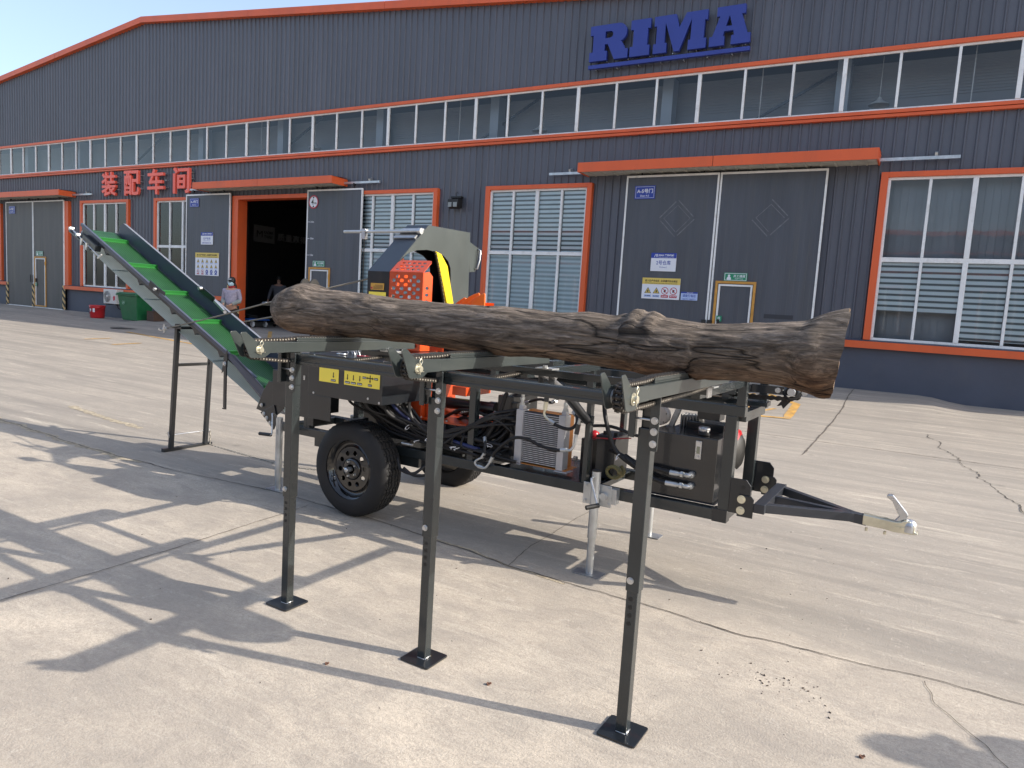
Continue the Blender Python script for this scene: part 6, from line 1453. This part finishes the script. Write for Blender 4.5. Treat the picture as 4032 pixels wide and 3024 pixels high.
# ================================================================ THE LOG
TOPS = [(-3.045, 1.44), (-3.027, 1.474), (-2.98, 1.512), (-2.914, 1.538), (-2.84, 1.557), (-2.748, 1.551), (-2.658, 1.532), (-2.528, 1.531), (-2.338, 1.517), (-2.165, 1.504), (-1.908, 1.50), (-1.607, 1.504), (-1.353, 1.492), (-1.211, 1.502), (-1.10, 1.492), (-1.045, 1.495), (-1.03, 1.512), (-1.012, 1.520), (-.99, 1.518), (-.975, 1.506), (-.962, 1.508), (-.945, 1.517), (-.925, 1.512), (-.90, 1.497), (-.743, 1.484), (-.593, 1.491), (-.481, 1.508), (-.399, 1.515), (-.348, 1.541), (-.298, 1.560), (-.285, 1.562)]
BOTS = [(-3.045, 1.40), (-3.023, 1.353), (-2.973, 1.316), (-2.905, 1.298), (-2.692, 1.295), (-2.475, 1.302), (-2.27, 1.305), (-2.0, 1.297), (-1.723, 1.293), (-1.338, 1.298), (-1.194, 1.290), (-1.03, 1.284), (-.91, 1.272), (-.835, 1.264), (-.786, 1.266), (-.725, 1.283), (-.574, 1.292), (-.466, 1.289), (-.374, 1.272), (-.333, 1.258), (-.31, 1.256), (-.285, 1.262)]
def lerp_t(tab, x):
    if x <= tab[0][0]: return tab[0][1]
    for a_, b_ in zip(tab, tab[1:]):
        if a_[0] <= x <= b_[0]: return a_[1]+(b_[1]-a_[1])*(x-a_[0])/(b_[0]-a_[0])
    return tab[-1][1]
lg = MB().use(woodm); n = 96; yl = 2.665; NS = 250; vs = []; sc_ = 2.665/2.60
LX0, LX1 = -3.045*sc_, -.285*sc_
for i in range(NS+1):
    f_ = i/NS; f_ = f_ if f_ > .08 else .08*(f_/.08)**1.6
    xs = -3.045+(2.76)*f_; zt = 1.5+(lerp_t(TOPS, xs)-1.5)*sc_; zb = 1.5+(lerp_t(BOTS, xs)-1.5)*sc_
    cz_ = (zt+zb)/2; rz_ = (zt-zb)/2; x = xs*sc_
    ry = min(rz_*1.02, .115) if xs > -2.9 else rz_
    for k in range(n):
        a = 2*math.pi*k/n; ca, sa = math.cos(a), math.sin(a)
        p = Vector((x*1.6, ca*1.3, sa*1.3))
        d_ = 1+.055*noise.noise(p*1.3)+.032*noise.noise(Vector((x*6, ca*2.6, sa*2.6)))+.024*noise.noise(Vector((x*9, ca*8, sa*8)))+.010*noise.noise(Vector((x*30, ca*14, sa*14)))
        g = abs(noise.noise(Vector((x*1.2, ca*3.2+5, sa*3.2)))); d_ -= .045*max(0, .06-g)/.06
        # raised cut knots
        for kx, ka, kr, kh in ((-2.30, -165, .035, -.13), (-2.16, 175, .03, .06), (-2.95, -160, .05, .09), (-2.86, 178, .03, -.10), (-1.35, -120, .05, .07), (-.46, -170, .04, -.12), (-.38, 178, .05, .09), (-.72, -110, .05, .06), (-1.075, 88, .055, .10), (-.99, 84, .03, .07), (-.93, -150, .115, .20), (-2.42, 120, .05, .10), (-2.18, -118, .05, -.10), (-2.88, 150, .07, .10), (-.60, 100, .06, .07), (-.40, 150, .08, .10), (-.36, -150, .07, .12), (-1.95, 60, .04, .05), (-2.62, -100, .05, .08), (-.50, 170, .03, -.14), (-1.62, -70, .05, .08)):
            da = (a-R(ka)+math.pi) % (2*math.pi)-math.pi; dd = math.hypot((x-kx)/kr, da*.11/kr)
            if dd < 1.6:
                e_ = math.exp(-dd*dd*1.6)
                d_ += kh*(min(e_, .62) if kh > .2 else e_)
        sx = 0
        if i == NS: pass
        end = .010*noise.noise(Vector((ca*3, sa*3, 9)))+(.028*ca if xs > -.5 else 0)*(0)
        xx = x
        if xs > -.33: xx += (xs+.33)*(.35*sa)*1.0+(xs+.33)/.045*(-.018*ca)+end*(xs+.33)/.045*.5
        vs.append((xx, yl+ry*d_*(-ca if False else ca), cz_+rz_*min(d_, 1.12)*sa))
fs = [(i*n+k, (i+1)*n+k, (i+1)*n+(k+1) % n, i*n+(k+1) % n) for i in range(NS) for k in range(n)]
lg.add(vs, fs, True)
c0 = sum((Vector(v) for v in vs[:n]), Vector())/n; lg.add([c0-Vector((.012, 0, 0))]+vs[:n], [(0, 1+(k+1) % n, 1+k) for k in range(n)][::1], True)
lg.use(woode); ringv = vs[-n:]; c1 = sum((Vector(v) for v in ringv), Vector())/n
mid = [tuple(Vector(v).lerp(c1, .5)+Vector((.004*noise.noise(Vector((k*.4, 0, 0))), 0, 0))) for k, v in enumerate(ringv)]
lg.add(list(ringv)+mid+[tuple(c1)], [(k, (k+1) % n, n+(k+1) % n, n+k) for k in range(n)]+[(n+k, n+(k+1) % n, 2*n) for k in range(n)])
LO = Vector((-1.7, yl, 1.30))
lo = lg.build('log', off=LO); lo.location = toW(*LO); lo.rotation_euler = (0, 0, TA)
tag(lo, 'long weathered brown bare log with knots lying across the three deck arms', 'log')

# ================================================================ PEOPLE
def skinned(nodes, edges, material, levels=2, root=None):
    """nodes: {name: (pos, radius)} -> smooth limb surface as MB"""
    me = bpy.data.meshes.new('tmp'); names = list(nodes); idx = {k: i for i, k in enumerate(names)}
    me.from_pydata([nodes[k][0] for k in names], [(idx[a], idx[b]) for a, b in edges], [])
    o_ = bpy.data.objects.new('tmp', me); scene.collection.objects.link(o_)
    md = o_.modifiers.new('s', 'SKIN'); md.use_smooth_shade = True
    lay = me.skin_vertices[0].data if me.skin_vertices else None
    if lay is None:
        bm = bmesh.new(); bm.from_mesh(me); bm.verts.layers.skin.verify(); bm.to_mesh(me); bm.free(); lay = me.skin_vertices[0].data
    for k in names:
        r_ = nodes[k][1]; lay[idx[k]].radius = (r_, r_) if not isinstance(r_, tuple) else r_
        lay[idx[k]].use_root = (k == (root or names[0]))
    sb_ = o_.modifiers.new('d', 'SUBSURF'); sb_.levels = levels; sb_.render_levels = levels
    dg = bpy.context.evaluated_depsgraph_get(); m2 = bpy.data.meshes.new_from_object(o_.evaluated_get(dg)); bpy.data.objects.remove(o_)
    b = MB().use(material); b.mesh(m2, Matrix.Identity(4), True); return b
def person(label, loc, rz, h=1.7, top=jacketL, legs=trousB, cap=True, mask=False, hair_long=False, arms='down', fat=1.0, group=None, collar=None, sleeve=None, shade=0):
    root = empty('person', label, 'person', loc, rz); s = h/1.72; OF = Vector((0, 0, 0))
    def build(name, mb, parent=root):
        return mb.build(name, parent, OF)
    V3 = lambda x, y, z: (x*s, y*s, z*s)
    A = {'down': ((.20, .0, 1.40), (.245, .02, 1.12), (.235, -.06, .87)), 'front': ((.20, .0, 1.40), (.26, .03, 1.13), (.13, -.20, 1.02)), 'out': ((.20, 0, 1.40), (.30, .03, 1.16), (.34, -.04, .93))}
    N_ = {'pel': (V3(0, 0, .95), (.15*s*fat, .11*s*fat)), 'wai': (V3(0, 0, 1.10), (.135*s*fat, .10*s*fat)), 'che': (V3(0, .01, 1.30), (.155*s*fat, .11*s*fat)), 'shc': (V3(0, .01, 1.42), (.12*s, .085*s)), 'nec': (V3(0, 0, 1.50), .052*s), 'hd0': (V3(0, -.015, 1.56), .062*s), 'hd1': (V3(0, -.01, 1.62), (.076*s, .092*s)), 'hd2': (V3(0, 0, 1.69), .058*s)}
    Ed = [('pel', 'wai'), ('wai', 'che'), ('che', 'shc'), ('shc', 'nec'), ('nec', 'hd0'), ('hd0', 'hd1'), ('hd1', 'hd2')]
    for sg, nm in ((1, 'r'), (-1, 'l')):
        a = A[arms if not isinstance(arms, tuple) else arms[0 if sg > 0 else 1]]
        for k, (p, r_) in enumerate(zip(a, (.058, .044, .030))): N_[nm+'a%d' % k] = (V3(p[0]*sg, p[1], p[2]), r_*s)
        hx, hy, hz = a[2]; dx = Vector(a[2])-Vector(a[1]); dx.normalize(); pc = Vector(a[2])+dx*.06
        N_[nm+'pm'] = (V3(pc.x*sg, pc.y, pc.z), (.036*s, .018*s))
        Ed += [('shc', nm+'a0'), (nm+'a0', nm+'a1'), (nm+'a1', nm+'a2'), (nm+'a2', nm+'pm')]
        N_[nm+'l0'] = (V3(.085*sg, 0, .86), .082*s); N_[nm+'l1'] = (V3(.095*sg, -.01, .48), .055*s); N_[nm+'l2'] = (V3(.10*sg, .02, .09), .038*s); N_[nm+'l3'] = (V3(.11*sg, -.12, .035), .034*s)
        Ed += [('pel', nm+'l0'), (nm+'l0', nm+'l1'), (nm+'l1', nm+'l2'), (nm+'l2', nm+'l3')]
        for f_ in range(5):
            o_ = (f_-1.5)*.018; L1 = (.035, .042, .045, .038, .03)[f_]
            b0 = pc+dx*.035+Vector((0, o_, 0)) if f_ < 4 else pc+Vector((0, -.03, 0)); b1 = b0+dx*L1+Vector((-.008, 0, 0)); b2 = b1+dx*L1*.7+Vector((-.022, 0, 0))
            for j, q in enumerate((b0, b1, b2)): N_['%sf%d%d' % (nm, f_, j)] = (V3(q.x*sg, q.y, q.z), (.0095-.0015*j)*s)
            Ed += [(nm+'pm', '%sf%d0' % (nm, f_)), ('%sf%d0' % (nm, f_), '%sf%d1' % (nm, f_)), ('%sf%d1' % (nm, f_), '%sf%d2' % (nm, f_))]
    body = build('body', skinned(N_, Ed, skin, 2, 'pel'))
    g = 1.16; J = {k: (N_[k][0], tuple(x*g+.012*s for x in (N_[k][1] if isinstance(N_[k][1], tuple) else (N_[k][1],)*2))) for k in ('pel', 'wai', 'che', 'shc', 'ra0', 'ra1', 'ra2', 'la0', 'la1', 'la2')}
    build('jacket', skinned(J, [e for e in Ed if e[0] in J and e[1] in J], top, 2, 'pel'))
    K = {k: (N_[k][0], tuple(x*1.14+.008*s for x in (N_[k][1] if isinstance(N_[k][1], tuple) else (N_[k][1],)*2))) for k in ('pel', 'rl0', 'rl1', 'rl2', 'll0', 'll1', 'll2')}
    build('trousers', skinned(K, [e for e in Ed if e[0] in K and e[1] in K], legs, 2, 'pel'))
    sh = MB().use(black)
    for sg in (1, -1): sh.lathe([(0, -.15), (.035, -.145), (.048, -.10), (.042, 0), (.045, .06), (.03, .10), (0, .105)], V3(.107*sg, -.05, .042), 'y', 14)
    for i_, v in enumerate(sh.v): sh.v[i_] = Vector((v.x, v.y, max(0.004, v.z)))
    build('shoes', sh)
    fc = MB().use(mat('eye_dark', (.03, .02, .02), .3))
    for sg in (1, -1): fc.cyl(V3(.030*sg, -.098, 1.632), V3(.030*sg, -.104, 1.632), .009*s, 8)
    fc.use(hairm)
    for sg in (1, -1): fc.box(.03*sg*s-.014*s, .03*sg*s+.014*s, -.106*s, -.098*s, 1.650*s, 1.655*s)
    fc.use(mat('lip', (.30, .12, .10), .5)).box(-.02*s, .02*s, -.100*s, -.088*s, 1.578*s, 1.586*s); fc.use(skin)
    fc.prism([(-.100*s, 1.635*s), (-.118*s, 1.602*s), (-.095*s, 1.598*s)], -.011*s, .011*s, YZ)
    for sg in (1, -1): fc.lathe([(0, -.004), (.014, -.006), (.022, .0), (.014, .006), (0, .006)], V3(.079*sg, .01, 1.625), 'x', 10)
    build('face', fc, body)
    hr = MB().use(hairm).lathe([(0, .10), (.05, .092), (.085, .05), (.094, 0), (.090, -.045), (.075, -.06)], V3(0, .014, 1.655), 'z', 20)
    if hair_long: hr.tube([V3(0, .09, 1.64), V3(.03, .12, 1.55), V3(.06, .13, 1.42), V3(.07, .12, 1.32)], [.045*s, .05*s, .04*s, .02*s], 10)
    build('hair', hr, body)
    if cap:
        cp_ = MB().use(black).lathe([(0, .115), (.05, .108), (.090, .07), (.100, .02), (.100, -.005)], V3(0, .01, 1.665), 'z', 22)
        cp_.prism([(-.075*s, -.06*s), (.075*s, -.06*s), (.065*s, -.15*s), (0, -.175*s), (-.065*s, -.15*s)], 1.660*s, 1.668*s, XY); build('cap', cp_, body)
        if mask: cl_ = MB(); cl_.use(white_s).box(-.04*s, .04*s, -.094*s, -.086*s, 1.705*s, 1.725*s); build('cap_lettering', cl_, body)
    if mask: build('face_mask', MB().use(maskm).lathe([(.0, -.115), (.035, -.108), (.066, -.075), (.078, -.02)], V3(0, 0, 1.588), 'y', 16), body)
    if collar: build('hood', MB().use(collar).lathe([(.07, .0), (.095, .02), (.10, .06), (.085, .09)], V3(0, .015, 1.44), 'z', 18))
    if sleeve:
        sl = MB().use(sleeve)
        for sg, nm in ((1, 'r'), (-1, 'l')):
            p_, q_ = Vector(N_[nm+'a1'][0]), Vector(N_[nm+'a2'][0]); sl.cyl(p_.lerp(q_, .1), p_.lerp(q_, 1.0), .066*s, 14, r2=.046*s)
        build('sleeve_covers', sl)
    return root
person('woman in black cap, blue face mask and lilac jacket standing at the doorway edge', (-16.75, 13.36, gz(-16.75, 13.36)), R(22), 1.70, jacketL, trousB, mask=True, hair_long=True, arms='front', fat=1.12, collar=hoodR, sleeve=sleeveG)
person('man in dark cap and grey work uniform standing inside the dark doorway', (-20.5, 18.4, .27), R(38), 1.78, uniform, navy, arms='out', fat=1.05)
person('bystander in dark clothes beside the yard whose head shadow falls at the lower right', (2.88, 3.58, gz(2.88, 3.58)), R(150), 1.76, navy, navy, arms='down', fat=1.3, collar=navy)
